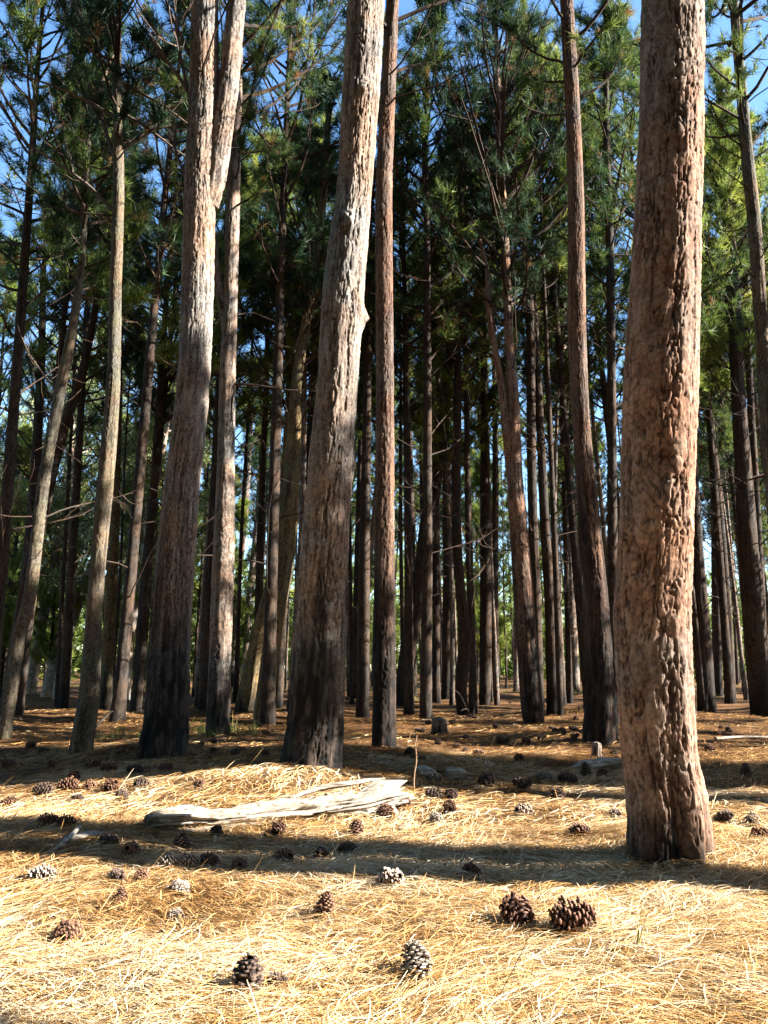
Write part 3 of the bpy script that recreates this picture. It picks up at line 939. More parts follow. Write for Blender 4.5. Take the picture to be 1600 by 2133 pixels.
side_pine(4.6, 3.72, .19, 18, 11, 1.6, 301, 'brown pine standing in the sun beyond the edge of the clearing')
side_pine(4.35, 6.2, .17, 19, 13.5, 2.0, 302, 'large brown pine outside the clearing past the thickest trunk')
side_pine(7.0, 7.45, .13, 10.1, 1.6, 2.1, 303, 'leafy low crowned pine shading the mound', nb=120, bare=.16, dead=0, nneed=22, nw=.02)
side_pine(6.0, .30, .10, 11, 3.5, 1.7, 312, 'slim leafy pine in the sun close to the open side of the clearing', nb=80, bare=.05, dead=0, nneed=22, nw=.02, bottom=1.0)
side_pine(8.7, -0.6, .15, 16, 5.6, 2.9, 308, 'tall brown pine nearest the open sunny side behind the camera', nb=50, dead=0)
side_pine(9.2, 7.0, .13, 11, 2.5, 1.9, 310, 'leafy pine with a narrow crown shading the mound from farther off', nb=110, bare=.2, dead=0, nneed=22, nw=.02)
side_pine(11.0, 6.9, .13, 11.6, 4, 2.2, 311, 'leafy pine third in the row that shades the mound', nb=110, bare=.2, dead=0, nneed=22, nw=.02)
side_pine(9.6, 10.4, .13, 11, 1.0, 2.2, 309, 'leafy pine with branches down to the ground beside the clearing', nb=70, bare=.35, dead=0, nneed=22, nw=.02)
side_pine(8.6, 12.2, .14, 12, 1.5, 2.6, 304, 'leafy pine with a deep crown shading the back of the clearing', nb=70, bare=.35, dead=0, nneed=20, nw=.018)
side_pine(10.5, 14.6, .14, 13, 1.6, 2.5, 305, 'broad leafy pine on the sunny flank of the stand', nb=64, bare=.35, dead=0, nneed=20, nw=.018)
side_pine(12.5, 17.6, .15, 14, 2, 2.8, 306, 'deep crowned pine at the sunny flank beyond the edge pines', nb=60, bare=.15, dead=0)
side_pine(16.0, 20.5, .15, 15, 4, 3.0, 307, 'tall leafy pine on the flank far from the clearing', nb=60, bare=.15, dead=0)

rr = random.Random(9)
n = 0
for i in range(6000):
    q = 9 if i < 900 else 24
    x, y = rr.uniform(-q, q), rr.uniform(-q, 7)
    if math.hypot(x, y) < 3.2 or (x > 3 and y > -1.6 - .1 * x) or (y > -1 and x > -5 - .3 * y) or not far_spot(rr, x, y, 2.2):
        continue
    place(PROTO, rr.choice((0, 3, 5, 5)), x, y, rr.uniform(1.05, 1.35), rr.uniform(0, 6.28), 'pine_tree', 'tall pine standing round the open side of the clearing', 'pine tree', 'pines round the open side of the clearing')
    n += 1
    if n >= 110:
        break

# ------------------------------------------------------------------ gum trees with pale bark at the back
def leaf_cloud(C, n, rng, spread, size):
    T = len(C)
    c_ = C[:, None] + rng.normal(0, spread, (T, n, 3)) * np.array([1, 1, .8])
    d = unit(rng.normal(0, .6, (T, n, 3)) + np.array([0, 0, -1.1])) * (size * rng.uniform(.7, 1.3, (T, n)))[..., None]
    s = unit(np.cross(d, rng.normal(0, 1, (T, n, 3)))) * size * .13
    V = np.stack([c_, c_ + d * .45 + s, c_ + d, c_ + d * .45 - s], 2).reshape(-1, 3)
    return V, np.arange(T * n * 4).reshape(-1, 4), np.clip(np.repeat(rng.normal(.5, .22, T), n * 4), 0, 1)


def gum(pts, label, Y, seed, limbs=(), H=14):
    p = at_depth(pts[0][0], pts[0][1], Y)
    base = np.array([p[0], Y, float(gz(p[0], Y))])
    root = empty('gum_tree', base)
    tag(root, label, 'gum tree', 'pale gum trees behind the pines')
    path = px_path(pts, Y, H, base)
    obj('trunk', trunk_mesh(path, .03, .006, seed, M['bark_pale'], cw=.25, ch=1.2, lobes=.06), root)
    rng = np.random.default_rng(seed)
    for fk in limbs:
        fp = np.array([[*(at_depth(a, b_, Y) - base), w * scale_at(at_depth(a, b_, Y)) * .5] for a, b_, w in fk])
        obj('limb', trunk_mesh(fp, .03, .004, seed + 3, M['bark_pale'], name='limb', cw=.25, ch=1.0, lobes=.06), root)
    A = Acc()
    nb2 = 18
    hh = rng.uniform(3.5, path[-1, 2], nb2)
    ax = np.array([interp_path(path, h)[:3] for h in hh])
    a2 = rng.uniform(0, 6.28, nb2)
    P = grow(ax, np.stack([np.cos(a2), np.sin(a2), np.full(nb2, .5)], -1), rng.uniform(1.6, 3.4, nb2), 8, rng, .6, .16)
    V, q = tubes(P, np.repeat(np.linspace(.035, .008, 8)[None], nb2, 0), 5)
    A.add(V, q, mat=0, tint=rng.uniform(.3, 1, len(V)))
    C = P[:, 3:].reshape(-1, 3)
    C = np.vstack([C + rng.normal(0, .35, C.shape) for _ in range(3)])
    V, q, tn = leaf_cloud(C, 26, rng, .22, .20)
    A.add(V, q, mat=1, tint=tn)
    obj('crown', A.mesh('crown', [M['bark_pale'], M['gum_leaves']]), root)


gum([(100, 1420, 26), (118, 1370, 27), (140, 1310, 26), (168, 1240, 24), (196, 1170, 20), (225, 1090, 16), (262, 1000, 12)], 'white trunked gum leaning steeply behind the thin grey pine', 30, 401)
gum([(118, 1425, 18), (130, 1380, 19), (146, 1310, 17), (152, 1220, 14), (150, 1120, 12)], 'grey gum stem sharing its foot with the steeply leaning white gum', 29.5, 402)
gum([(66, 1405, 22), (84, 1320, 22), (104, 1220, 19), (116, 1160, 17), (128, 1060, 14), (150, 900, 10)], 'pale gum with a bright white patch high on its stem, nearest the lean leaning pine', 31, 403, limbs=[[(118, 1150, 10), (150, 1090, 9), (200, 1040, 8), (255, 960, 6), (300, 940, 4)]])
gum([(256, 1420, 32), (268, 1330, 24), (284, 1240, 19), (298, 1160, 16), (318, 1060, 12), (340, 940, 9)], 'peeling gum with ragged brown bark at its broad foot', 27, 404, limbs=[[(288, 1215, 8), (300, 1150, 8), (306, 1050, 7), (300, 980, 5)]])
gum([(20, 1395, 16), (22, 1250, 15), (30, 1050, 12), (60, 900, 9)], 'thin pale gum at the far side beyond the leaning pines', 38, 405)

# a far wood closing the view, and ground plants
rng = np.random.default_rng(77)
A = Acc()
n = 9500
yy = rng.uniform(76, 108, n)
xx = rng.uniform(-.75, .78, n) * yy
top = 11 + 5 * vnoise(xx * .07, yy * .07, 0, 8) + 4 * vnoise(xx * .35, yy * .2, 0, 9)
zz = rng.uniform(.02, 1, n) * top
C = np.stack([xx, yy, zz], -1)
V, F, tn = tufts(C, unit(rng.normal(0, 1, (n, 3)) + np.array([0, 0, .8])), 26, 1.1, .14, rng, 1.0, tint=np.clip(.5 + .4 * vnoise(xx * .3, yy * .3, zz * .4, 4) + rng.normal(0, .1, n), 0, 1))
A.add(V, t=F, mat=0, tint=tn)
n = 4200                                                   # the same wood closes round the other sides of the clearing
an = rng.uniform(R(-230), R(50), n)
rd = rng.uniform(34, 56, n)
xx, yy = rd * np.cos(an), rd * np.sin(an)
zz = rng.uniform(.02, 1, n) ** .9 * (16 + 4 * vnoise(xx * .15, yy * .15, 0, 8))
C = np.stack([xx, yy, zz], -1)
V, F, tn = tufts(C, unit(rng.normal(0, 1, (n, 3)) + np.array([0, 0, .8])), 26, 1.3, .2, rng, 1.0)
A.add(V, t=F, mat=0, tint=tn)
fw = obj('distant_woods', A.mesh('distant_woods', [M['needles_lime']]))
tag(fw, 'green wood closing the view beyond the last trunks', 'woods', kind='stuff')

A = Acc()
n = 5200
yy = np.concatenate([rng.uniform(12, 18, 700), rng.uniform(26, 60, n - 700)])
xx = np.concatenate([rng.uniform(-.50, -.16, 700) * yy[:700], rng.uniform(-.5, .52, n - 700) * yy[700:]])
ok = vnoise(xx * .35, yy * .25, 0, 15) > -.05
xx, yy = xx[ok], yy[ok]
C = np.stack([xx, yy, gz(xx, yy)], -1)
V, F, tn = tufts(C, np.repeat(np.array([[0, 0, 1.]]), len(C), 0), 9, .26, .012, rng, .5)
A.add(V, t=F, mat=0, tint=tn)
gr = obj('grass', A.mesh('grass', [M['grass']]))
tag(gr, 'sparse green and straw grass tufts at the back of the clearing', 'grass', kind='stuff')

# ================================================================== THINGS ON THE GROUND
def cone_mat(name, inner, tip):
    m, nt, N, L = new_mat(name)
    n = noise(N, L, mapping(N, L, (1, 1, 1)), 9, 4, .6)
    r = ramp(N, [(.35, inner), (.62, tuple(.5 * (a + b_) for a, b_ in zip(inner, tip))), (.9, tip)])
    L.new(attr(N, 'tip').outputs['Fac'], r.inputs[0])
    rr_ = ramp(N, [(.3, (.6, .6, .6)), (.7, (1.2, 1.2, 1.2))])
    L.new(n.outputs['Fac'], rr_.inputs[0])
    c = mixc(N, L, 1.0, r.outputs[0], rr_.outputs[0], 'MULTIPLY')
    finish(N, L, c, n.outputs['Fac'], .02, .5, .75, .25)
    return m


CM = {'brown': cone_mat('brown_cone', (.032, .014, .009), (.18, .095, .055)), 'red': cone_mat('red_cone', (.036, .016, .010), (.150, .078, .050)),
      'grey': cone_mat('grey_cone', (.07, .055, .042), (.30, .25, .20)), 'dark': cone_mat('dark_cone', (.020, .012, .009), (.10, .066, .048)),
      'pale': cone_mat('pale_tipped_cone', (.035, .016, .012), (.42, .32, .25))}


def cone_mesh(seed, openness, squat, mat, n=110):
    """A seed cone one unit long with its axis on +Z: woody scales set round a core in a spiral, each thick at its tip."""
    rng = np.random.default_rng(seed)
    i = np.arange(n)
    t = (i + .5) / n
    ang = i * 2.39996 + rng.normal(0, .06, n)
    z = -.46 + .90 * t
    prof = np.sin(np.pi * np.clip(.10 + .86 * t, 0, 1)) ** .62 * (1 - .25 * t)
    core = .17 * prof * squat + .02
    reach = (.36 + .05 * rng.normal(0, 1, n)) * prof * squat + .03
    lift = np.radians(-22 + 85 * t * (1.15 - .5 * openness) + rng.normal(0, 6, n) - 12 * openness)
    rad = np.stack([np.cos(ang), np.sin(ang), 0 * ang], -1)
    tan = np.stack([-np.sin(ang), np.cos(ang), 0 * ang], -1)
    up = np.array([0, 0, 1.])
    out = rad * np.cos(lift)[:, None] + up * np.sin(lift)[:, None]
    nor = -rad * np.sin(lift)[:, None] + up * np.cos(lift)[:, None]
    base = rad * core[:, None] + up * z[:, None]
    ln = np.maximum(reach - core, .05)
    w = (.125 * prof + .035) * rng.uniform(.85, 1.15, n) * squat
    sec = [(0, .35, .02), (.55, .85, .035), (.88, 1.0, .07), (1.0, .62, .045), (1.05, .22, .012)]
    Vs, tips = [], []
    for f, ww, th in sec:
        c = base + out * (ln * f)[:, None] - nor * (.03 * f * f)
        a = tan * (w * ww * .5)[:, None]
        h = nor * (th * .5 * (.5 + .5 * prof)[:, None])
        Vs.append(np.stack([c - a - h * .4, c - h, c + a - h * .4, c + a + h * .4, c + h * 1.2, c - a + h * .4], 1))
        tips.append(np.full((n, 6), f / 1.05))
    V = np.stack(Vs, 1)                                    # n,5,6,3
    tip = np.stack(tips, 1)
    idx = np.arange(n * 30).reshape(n, 5, 6)
    a, b_ = idx[:, :-1], idx[:, 1:]
    q = np.stack([a, np.roll(a, -1, 2), np.roll(b_, -1, 2), b_], -1).reshape(-1, 4)
    e = idx[:, -1]
    cap = np.vstack([e[:, [0, 1, 2, 3]], e[:, [0, 3, 4, 5]]])
    # core
    K = 9
    zc = np.linspace(-.5, .42, K)
    tc = (zc + .46) / .9
    rc = np.maximum(.22 * np.sin(np.pi * np.clip(.08 + .86 * tc, 0, 1)) ** .7 * squat, .01)
    th = np.linspace(0, 2 * np.pi, 10, endpoint=False)
    Vc = np.stack([rc[:, None] * np.cos(th), rc[:, None] * np.sin(th), np.repeat(zc[:, None], 10, 1)], -1).reshape(-1, 3)
    ic = np.arange(K * 10).reshape(K, 10) + n * 30
    qc = np.stack([ic[:-1], np.roll(ic[:-1], -1, 1), np.roll(ic[1:], -1, 1), ic[1:]], -1).reshape(-1, 4)
    return mesh_np('pine_cone', np.vstack([V.reshape(-1, 3), Vc]), [np.vstack([q, cap, qc])], [mat], {'tip': np.concatenate([tip.ravel(), np.zeros(K * 10)])}, smooth=False)


CONES = {}
for ck in CM:
    CONES[ck] = [cone_mesh(i * 7 + 1, o_, s_, CM[ck], n_) for i, (o_, s_, n_) in enumerate(((1.0, 1.15, 96), (.55, .95, 120), (.35, 1.02, 130)))]


def pine_cone(px, py, w, col, k=0, pose=None, label='', group='pine cones on the needle litter', seed=0):
    """px, py: where its foot meets the litter in the photo, w: its length there in photo pixels"""
    p = on_ground(px, py)
    s = w * scale_at(p)
    o = obj('pine_cone', CONES[col][k])
    r_ = random.Random(int(px * 31 + py))
    if pose is None:
        pose = r_.choice(('lie', 'lie', 'lie', 'up'))
    if pose == 'up':
        rot = Matrix.Rotation(r_.uniform(0, 6.28), 4, 'Z') @ Matrix.Rotation(r_.uniform(-.35, .35), 4, 'X')
        zc = .40 * s
    elif pose == 'tip':
        rot = Matrix.Rotation(R(20), 4, 'Z') @ Matrix.Rotation(R(-38), 4, 'X')
        zc = .38 * s
    elif pose == 'face':
        rot = Matrix.Rotation(r_.uniform(-.4, .4), 4, 'Z') @ Matrix.Rotation(R(-80), 4, 'X')
        zc = .36 * s
    elif isinstance(pose, (int, float)):
        rot = Matrix.Rotation(R(pose), 4, 'Z') @ Matrix.Rotation(R(86), 4, 'Y')
        zc = .35 * s
    else:
        rot = Matrix.Rotation(r_.uniform(0, 6.28), 4, 'Z') @ Matrix.Rotation(R(r_.uniform(65, 100)), 4, 'Y') @ Matrix.Rotation(r_.uniform(0, 6.28), 4, 'Z')
        zc = .24 * s
    o.matrix_world = Matrix.Translation((p[0], p[1] + .2 * s, p[2] + zc + .008)) @ rot @ Matrix.Scale(s, 4)
    tag(o, label, 'pine cone', group)
    return o


big = [
    (1205, 1958, 100, 'red', 1, 8, 'largest pine cone, dark reddish, lying on its side in bright litter'),
    (1078, 1938, 84, 'red', 0, 'face', 'reddish cone showing its round base, next to the largest cone'),
    (868, 2052, 88, 'grey', 2, 'tip', 'pale grey weathered cone standing tilted in the bright foreground litter'),
    (513, 2082, 88, 'dark', 0, 'up', 'dark open cone standing upright beside a half buried one'),
    (578, 2066, 50, 'dark', 1, 'lie', 'half buried dark cone touching the upright open cone'),
    (132, 1975, 70, 'brown', 0, 'lie', 'brown open cone alone in the bright litter near the edge of the picture'),
    (677, 1920, 60, 'brown', 1, 'up', 'brown cone sitting by a thin forked twig'),
    (815, 1856, 66, 'pale', 1, 'lie', 'dark cone with pale scale tips at the border of the shadow band'),
    (982, 1834, 50, 'dark', 1, 'lie', 'dark cone inside the shadow band thrown by the thickest trunk'),
    (247, 1895, 44, 'brown', 1, 'up', 'faded brown cone sunk in bright litter below the grey bark slab'),
    (372, 1878, 54, 'grey', 0, 'lie', 'grey brown cone lying open just past the shadow band'),
    (362, 1926, 44, 'grey', 1, 'lie', 'small grey cone sunk in the litter beside a curved twig'),
    (375, 1782, 46, 'dark', 0, 'up', 'dark cone upright in shade below the thick end of the log'),
    (225, 1768, 44, 'dark', 1, 'lie', 'dark cone resting against the grey bark slab'),
    (268, 1790, 50, 'brown', 1, 'lie', 'shaded brown cone right of the grey bark slab'),
    (97, 1728, 42, 'red', 1, 15, 'reddish cone of a touching pair on bright litter'),
    (131, 1732, 42, 'brown', 1, 170, 'browner cone of the touching pair on bright litter'),
    (580, 1746, 40, 'red', 0, 'face', 'round reddish cone in the sun below the middle of the log'),
    (742, 1750, 44, 'brown', 0, 'up', 'brown cone upright in the sun below the splintered end of the log'),
    (668, 1798, 46, 'dark', 1, 'lie', 'left cone of two dark ones in the shadow band below the log'),
    (722, 1786, 44, 'dark', 1, 'lie', 'right cone of two dark ones in the shadow band below the log'),
    (592, 1803, 48, 'brown', 0, 'lie', 'flattened brown cone under straw in the shadow band'),
    (348, 1818, 46, 'grey', 1, 5, 'first and palest cone of a grey trio in the shadow band'),
    (392, 1818, 48, 'grey', 1, 20, 'middle cone of a grey trio in the shadow band'),
    (434, 1814, 44, 'dark', 1, -10, 'last and darkest cone of the grey trio in the shadow band'),
    (497, 1822, 46, 'dark', 1, 'lie', 'lone dark cone in the shadow band past the grey trio'),
    (82, 1852, 58, 'grey', 2, 4, 'flat grey cone at the near rim of the shadow band, close to the edge'),
    (240, 1846, 48, 'dark', 1, 'lie', 'dark cone at the near rim of the shadow band above the faded one'),
    (290, 1846, 44, 'brown', 1, 'lie', 'brown cone next to the dark one at the near rim of the shadow band'),
    (690, 1696, 54, 'pale', 1, 12, 'pale tipped cone leaning on the front of the bleached log'),
    (762, 1700, 36, 'grey', 1, 'lie', 'grey cone between the log and its splintered end'),
    (450, 1745, 36, 'dark', 1, 'lie', 'small dark cone half under the edge of the bleached log'),
    (803, 1705, 42, 'brown', 0, 'lie', 'spiky brown cone by the splintered end of the log'),
    (838, 1686, 44, 'red', 0, 'lie', 'reddish open cone touching the broken end of the log'),
    (938, 1697, 38, 'red', 1, 'face', 'orange brown cone glowing in the sun right of the log'),
    (942, 1672, 40, 'dark', 1, 'lie', 'dark cone in shade just behind the orange brown one'),
    (903, 1670, 42, 'dark', 0, 'lie', 'dark open cone in shade near the upright dead shoot'),
    (910, 1720, 40, 'grey', 1, 'lie', 'pale cone sunk in sunny litter beside the bark chunk'),
    (1090, 1703, 40, 'pale', 0, 'lie', 'pale brown cone alone in the sun midway to the thickest trunk'),
    (1213, 1748, 46, 'red', 0, 'lie', 'dull red cone at the far rim of the shadow near the thickest trunk'),
    (1283, 1706, 32, 'pale', 1, 'lie', 'small whitish cone against the foot of the thickest trunk'),
    (1163, 1672, 42, 'dark', 0, 'lie', 'big dark cone in the shade left of the thickest trunk'),
    (1092, 1648, 40, 'dark', 2, 5, 'slim dark cone lying flat in the shade'),
    (1018, 1638, 40, 'dark', 0, 'lie', 'dark cone under straw in the shade beyond the sunlit strip'),
    (1135, 1630, 36, 'grey', 1, 'lie', 'greyish cone in shade near the small white log'),
    (1183, 1636, 42, 'dark', 1, 'lie', 'dark cone half sunk below the small white log'),
    (1223, 1620, 34, 'dark', 1, 'up', 'round dark cone in front of the small white log'),
    (1257, 1622, 30, 'red', 1, 'lie', 'small reddish cone between the white log and the thickest trunk'),
    (903, 1632, 36, 'grey', 1, 'lie', 'grey cone between the two pale wood lumps'),
    (1558, 1620, 32, 'dark', 1, 'up', 'dark cone on open litter past the sunny side of the thickest trunk'),
    (1515, 1718, 44, 'dark', 1, 'lie', 'shaded cone close to the sunny side of the thickest trunk'),
    (1572, 1722, 40, 'grey', 1, 'lie', 'greyish cone in shade near the edge past the thickest trunk'),
    (1590, 1755, 44, 'brown', 1, 'lie', 'brown cone cut by the picture edge past the thickest trunk'),
]
for i, (px, py, w, col, k, pose, lab) in enumerate(big):
    pine_cone(px, py, w, col, k, pose, lab)
mid = [(82, 1662, 44), (135, 1652, 46), (183, 1650, 36), (228, 1652, 42), (157, 1674, 28), (253, 1670, 36), (150, 1632, 36), (105, 1602, 30), (192, 1604, 34), (222, 1612, 36),
       (277, 1615, 36), (345, 1608, 30), (374, 1622, 26), (414, 1644, 30), (290, 1648, 38), (15, 1682, 32), (60, 1560, 24), (88, 1572, 22), (12, 1600, 30)]
for (px, py, w) in mid:
    pine_cone(px, py, w, 'dark' if (px * 7) % 3 else 'brown', int(px) % 2, 'lie', 'dark cone in the shaded patch at the foot of the thin grey and chalky pines', 'cones in the shade of the thin pines')
rr = random.Random(12)
n = 0
while n < 80:
    py = 1440 + 150 * rr.random() ** .8
    px = rr.uniform(420, 1600) if n % 3 == 0 else px + rr.gauss(0, 45)
    py = py if n % 3 == 0 else min(max(py0 + rr.gauss(0, 9), 1440), 1600)
    py0 = py
    if 560 < px < 730 and py > 1520 or 1290 < px < 1470 or px < 560 and py < 1500:
        continue
    p = on_ground(px, py)
    w = rr.uniform(.09, .15) / scale_at(p)
    pine_cone(px, py, w, rr.choice(('dark', 'dark', 'brown', 'dark', 'brown')), rr.randint(0, 1), 'lie', 'small dark cone among the many strewn over the dim ground between the trunks', 'cones strewn between the trunks')
    n += 1

# dead limbs shed over the dim ground
n = 0
while n < 34:
    px, py = rr.uniform(20, 1590), 1448 + 160 * rr.random()
    if 560 < px < 740 and py > 1500 or 1280 < px < 1480 or 270 < px < 400 and py > 1540:
        continue
    p = on_ground(px, py)
    o = obj('fallen_branch', DEAD[n % 5])
    k = rr.uniform(.35, 1.1)
    o.matrix_world = Matrix.Translation((p[0], p[1], p[2] + .02)) @ Matrix.Rotation(rr.uniform(0, 6.28), 4, 'Z') @ Matrix.Rotation(R(10), 4, 'Y') @ Matrix.Diagonal((k, k * .8, k * .3, 1))
    tag(o, 'thin bare dead branch lying on the dim ground between the trunks', 'fallen branch', 'dead branches shed between the trunks')
    n += 1

# weathered wood
def wood_mat(name, a, b_, c_):
    m, nt, N, L = new_mat(name)
    n1_ = noise(N, L, mapping(N, L, (3, 26, 26)), 2.2, 6, .7)
    n2_ = noise(N, L, mapping(N, L, (1, 1, 1)), 5, 3, .5)
    r_ = ramp(N, [(.36, c_), (.44, a), (.72, b_)])
    L.new(n1_.outputs['Fac'], r_.inputs[0])
    r2_ = ramp(N, [(.35, (.75, .73, .7)), (.6, (1, 1, 1))])
    L.new(n2_.outputs['Fac'], r2_.inputs[0])
    finish(N, L, mixc(N, L, 1.0, r_.outputs[0], r2_.outputs[0], 'MULTIPLY'), n1_.outputs['Fac'], .012, .8, .85, .2)
    return m


M['bleached'] = wood_mat('bleached_wood', (.24, .20, .155), (.43, .39, .33), (.05, .034, .024))
M['grey_wood'] = wood_mat('grey_wood', (.24, .22, .19), (.40, .37, .33), (.10, .08, .06))
M['brown_wood'] = wood_mat('brown_wood', (.22, .14, .085), (.36, .25, .16), (.08, .05, .03))


def log_mesh(P, Rd, seed, mat, flat=.7, rough=.22, nseg=60, nu=28, ragged=.0):
    """P: (n,3) centre line on local axes; a weathered length of wood with fibres, dents and broken ends"""
    path, u = catmull(np.column_stack([P, Rd]), nseg)
    T = unit(np.gradient(path[:, :3], axis=0))
    up = np.array([0, 0, 1.])
    X = unit(np.cross(T, up))
    Y_ = np.cross(X, T)
    th = np.linspace(0, 2 * np.pi, nu, endpoint=False)
    TH, U = np.meshgrid(th, u)
    ct, st = np.cos(TH), np.sin(TH)
    gr = np.abs(vnoise(ct * 7, st * 7, U * 1.3, seed + 5))
    r_ = path[:, 3][:, None] * (1.06 + rough * fbm(ct * 2.2, st * 2.2, U * 3.0, seed, 4) - .9 * rough * (1 - sstep(0, .22, gr)) + .25 * rough * vnoise(ct * 12, st * 12, U * 3, seed + 6))
    V = path[:, None, :3] + r_[..., None] * (ct[..., None] * X[:, None] + (st * flat)[..., None] * Y_[:, None])
    if ragged:
        e = ragged * np.abs(vnoise(ct * 4, st * 4, U * 0, seed + 8)) * path[:, 3].max()
        V = V - T[:, None] * (e * np.exp(-U / .10))[..., None] * -1 + T[:, None] * (e * np.exp(-(u[-1] - U) / .10))[..., None]
    idx = np.arange(nseg * nu).reshape(nseg, nu)
    q = np.stack([idx[:-1], np.roll(idx[:-1], -1, 1), np.roll(idx[1:], -1, 1), idx[1:]], -1).reshape(-1, 4)
    V = np.vstack([V.reshape(-1, 3), path[0, :3] + T[0] * .02, path[-1, :3] - T[-1] * .02])
    k = nseg * nu
    caps = np.vstack([np.stack([np.roll(idx[0], -1), idx[0], np.full(nu, k)], -1), np.stack([idx[-1], np.roll(idx[-1], -1), np.full(nu, k + 1)], -1)])
    return mesh_np('wood', V, [q, caps], [mat])


def ground_log(name, pts, label, cat, mat, seed, lift=.6, parent=None, **kw):
    """pts: (px, py, width in photo pixels[, extra height])"""
    Q = [on_ground(a[0], a[1]) for a in pts]
    Rd = [a[2] * scale_at(q) * .5 for a, q in zip(pts, Q)]
    P = np.array([[q[0], q[1], q[2] + r_ * lift + (a[3] if len(a) > 3 else 0)] for q, r_, a in zip(Q, Rd, pts)])
    o0 = P[0].copy()
    o0[2] = Q[0][2]
    if parent is not None:
        o0 = np.array(parent.location)
    o = obj(name, log_mesh(P - o0, np.array(Rd), seed, M[mat], **kw), parent)
    if parent is None:
        o.location = o0
        tag(o, label, cat)
    return o


lg = ground_log('fallen_log', [(296, 1726, 46), (315, 1725, 58), (360, 1722, 64), (430, 1720, 50), (520, 1712, 52), (600, 1704, 56), (680, 1696, 54), (750, 1690, 56, .01), (788, 1686, 64, .03), (810, 1684, 54, .045)],
                'long bleached fallen log glowing white in the sun before the stout pine', 'fallen log', 'bleached', 31, lift=.40, flat=.74, nseg=260, nu=80, rough=.50, ragged=2.2)
ground_log('splinter', [(600, 1694, 10, .08), (660, 1688, 20, .12), (720, 1684, 22, .14), (765, 1681, 14, .165), (796, 1679, 5, .18)], None, None, 'bleached', 32, parent=lg, flat=.5, ragged=1)
ground_log('splinter', [(772, 1682, 14, .12), (795, 1690, 22, .08), (822, 1698, 18, .0)], None, None, 'bleached', 33, parent=lg, flat=.5, ragged=1)
ground_log('splinter', [(750, 1682, 5, .13), (747, 1682, 6, .18), (745, 1682, 3, .22)], None, None, 'bleached', 34, parent=lg, flat=.8)
ground_log('wood_strip', [(330, 1738, 12), (420, 1733, 18), (520, 1722, 16), (590, 1714, 10)], 'thin pale wood strip lying along the front of the bleached log', 'wood strip', 'bleached', 35, flat=.4)
ground_log('bark_slab', [(105, 1768, 18), (140, 1760, 34), (180, 1752, 40), (222, 1745, 24)], 'broad grey slab of old bark in shade left of the log', 'bark slab', 'grey_wood', 36, flat=.35, ragged=.6)
ground_log('branch', [(70, 1800, 8), (120, 1776, 10, .02), (165, 1752, 9, .07)], 'grey dead branch propped against the bark slab', 'branch', 'grey_wood', 37, flat=.9, rough=.12)
ground_log('branch', [(200, 1790, 9), (240, 1797, 9), (292, 1806, 6)], 'thin grey branch lying in shade below the bark slab', 'branch', 'grey_wood', 38, flat=.9, rough=.12)
ground_log('branch', [(0, 1788, 8), (50, 1782, 9)], 'short grey branch in shade at the edge of the picture', 'branch', 'grey_wood', 39, flat=.9, rough=.12)
ground_log('bark_chip', [(170, 1778, 26), (210, 1780, 22)], 'small curled bark chip between slab and branch', 'bark chip', 'grey_wood', 40, flat=.3)
ground_log('white_log', [(1190, 1606, 14), (1215, 1604, 32), (1250, 1600, 40), (1284, 1598, 30)], 'short white log lying left of the thickest trunk', 'log', 'bleached', 41, lift=.4, ragged=.9, rough=.4)
ground_log('wood_lump', [(928, 1618, 26), (946, 1618, 34), (964, 1618, 24)], 'pale round wood lump in the half shade left of the white log', 'wood lump', 'bleached', 42, lift=.35, rough=.5, ragged=.5)
ground_log('wood_lump', [(868, 1612, 20), (885, 1612, 26), (902, 1612, 18)], 'greyer wood lump beside the upright dead shoot', 'wood lump', 'grey_wood', 43, lift=.35, rough=.5, ragged=.5)
ground_log('pale_branch', [(1490, 1541, 8), (1540, 1540, 11), (1600, 1541, 11), (1650, 1541, 8)], 'long pale branch on the ground past the sunny side of the thickest trunk', 'branch', 'bleached', 44, rough=.12)
ground_log('bark_chunk', [(828, 1738, 20), (842, 1732, 26), (860, 1728, 16)], 'brown bark chunk propped in sunny litter right of the log', 'bark chunk', 'brown_wood', 45, flat=.5, ragged=.8)
ground_log('branch', [(655, 2098, 10), (700, 2112, 9), (750, 2122, 11), (785, 2126, 7)], 'knotty pale branch in the bright litter at the bottom', 'branch', 'brown_wood', 46, flat=.9, rough=.15)
ground_log('twig', [(342, 1932, 5), (366, 1938, 6, .02), (376, 1950, 6, .03), (374, 1968, 6)], 'curved twig hooking round the small grey cone', 'twig', 'brown_wood', 47, flat=1, rough=.1, nseg=24, nu=10)
ground_log('twig', [(308, 1931, 10), (330, 1927, 12), (346, 1926, 8)], 'short dark stick end beside the curved twig', 'twig', 'brown_wood', 48, flat=.8, nseg=24, nu=12)
ground_log('twig', [(722, 1905, 5), (750, 1930, 6), (782, 1942, 5)], 'thin bent twig right of the brown sitting cone', 'twig', 'brown_wood', 49, flat=1, rough=.1, nseg=24, nu=10)
ground_log('twig', [(695, 1930, 4), (720, 1940, 5), (746, 1946, 5)], 'short straight twig below the brown sitting cone', 'twig', 'brown_wood', 50, flat=1, rough=.1, nseg=24, nu=10)
ground_log('twig', [(1205, 1848, 5), (1280, 1844, 7), (1345, 1840, 7), (1365, 1850, 4)], 'long pale twig along the near rim of the big shadow', 'twig', 'bleached', 51, flat=1, rough=.1, nseg=24, nu=10)
ground_log('bark_chip', [(838, 1962, 12), (852, 1957, 16), (862, 1956, 8)], 'little bark chip above the pale grey weathered cone', 'bark chip', 'brown_wood', 52, flat=.4)
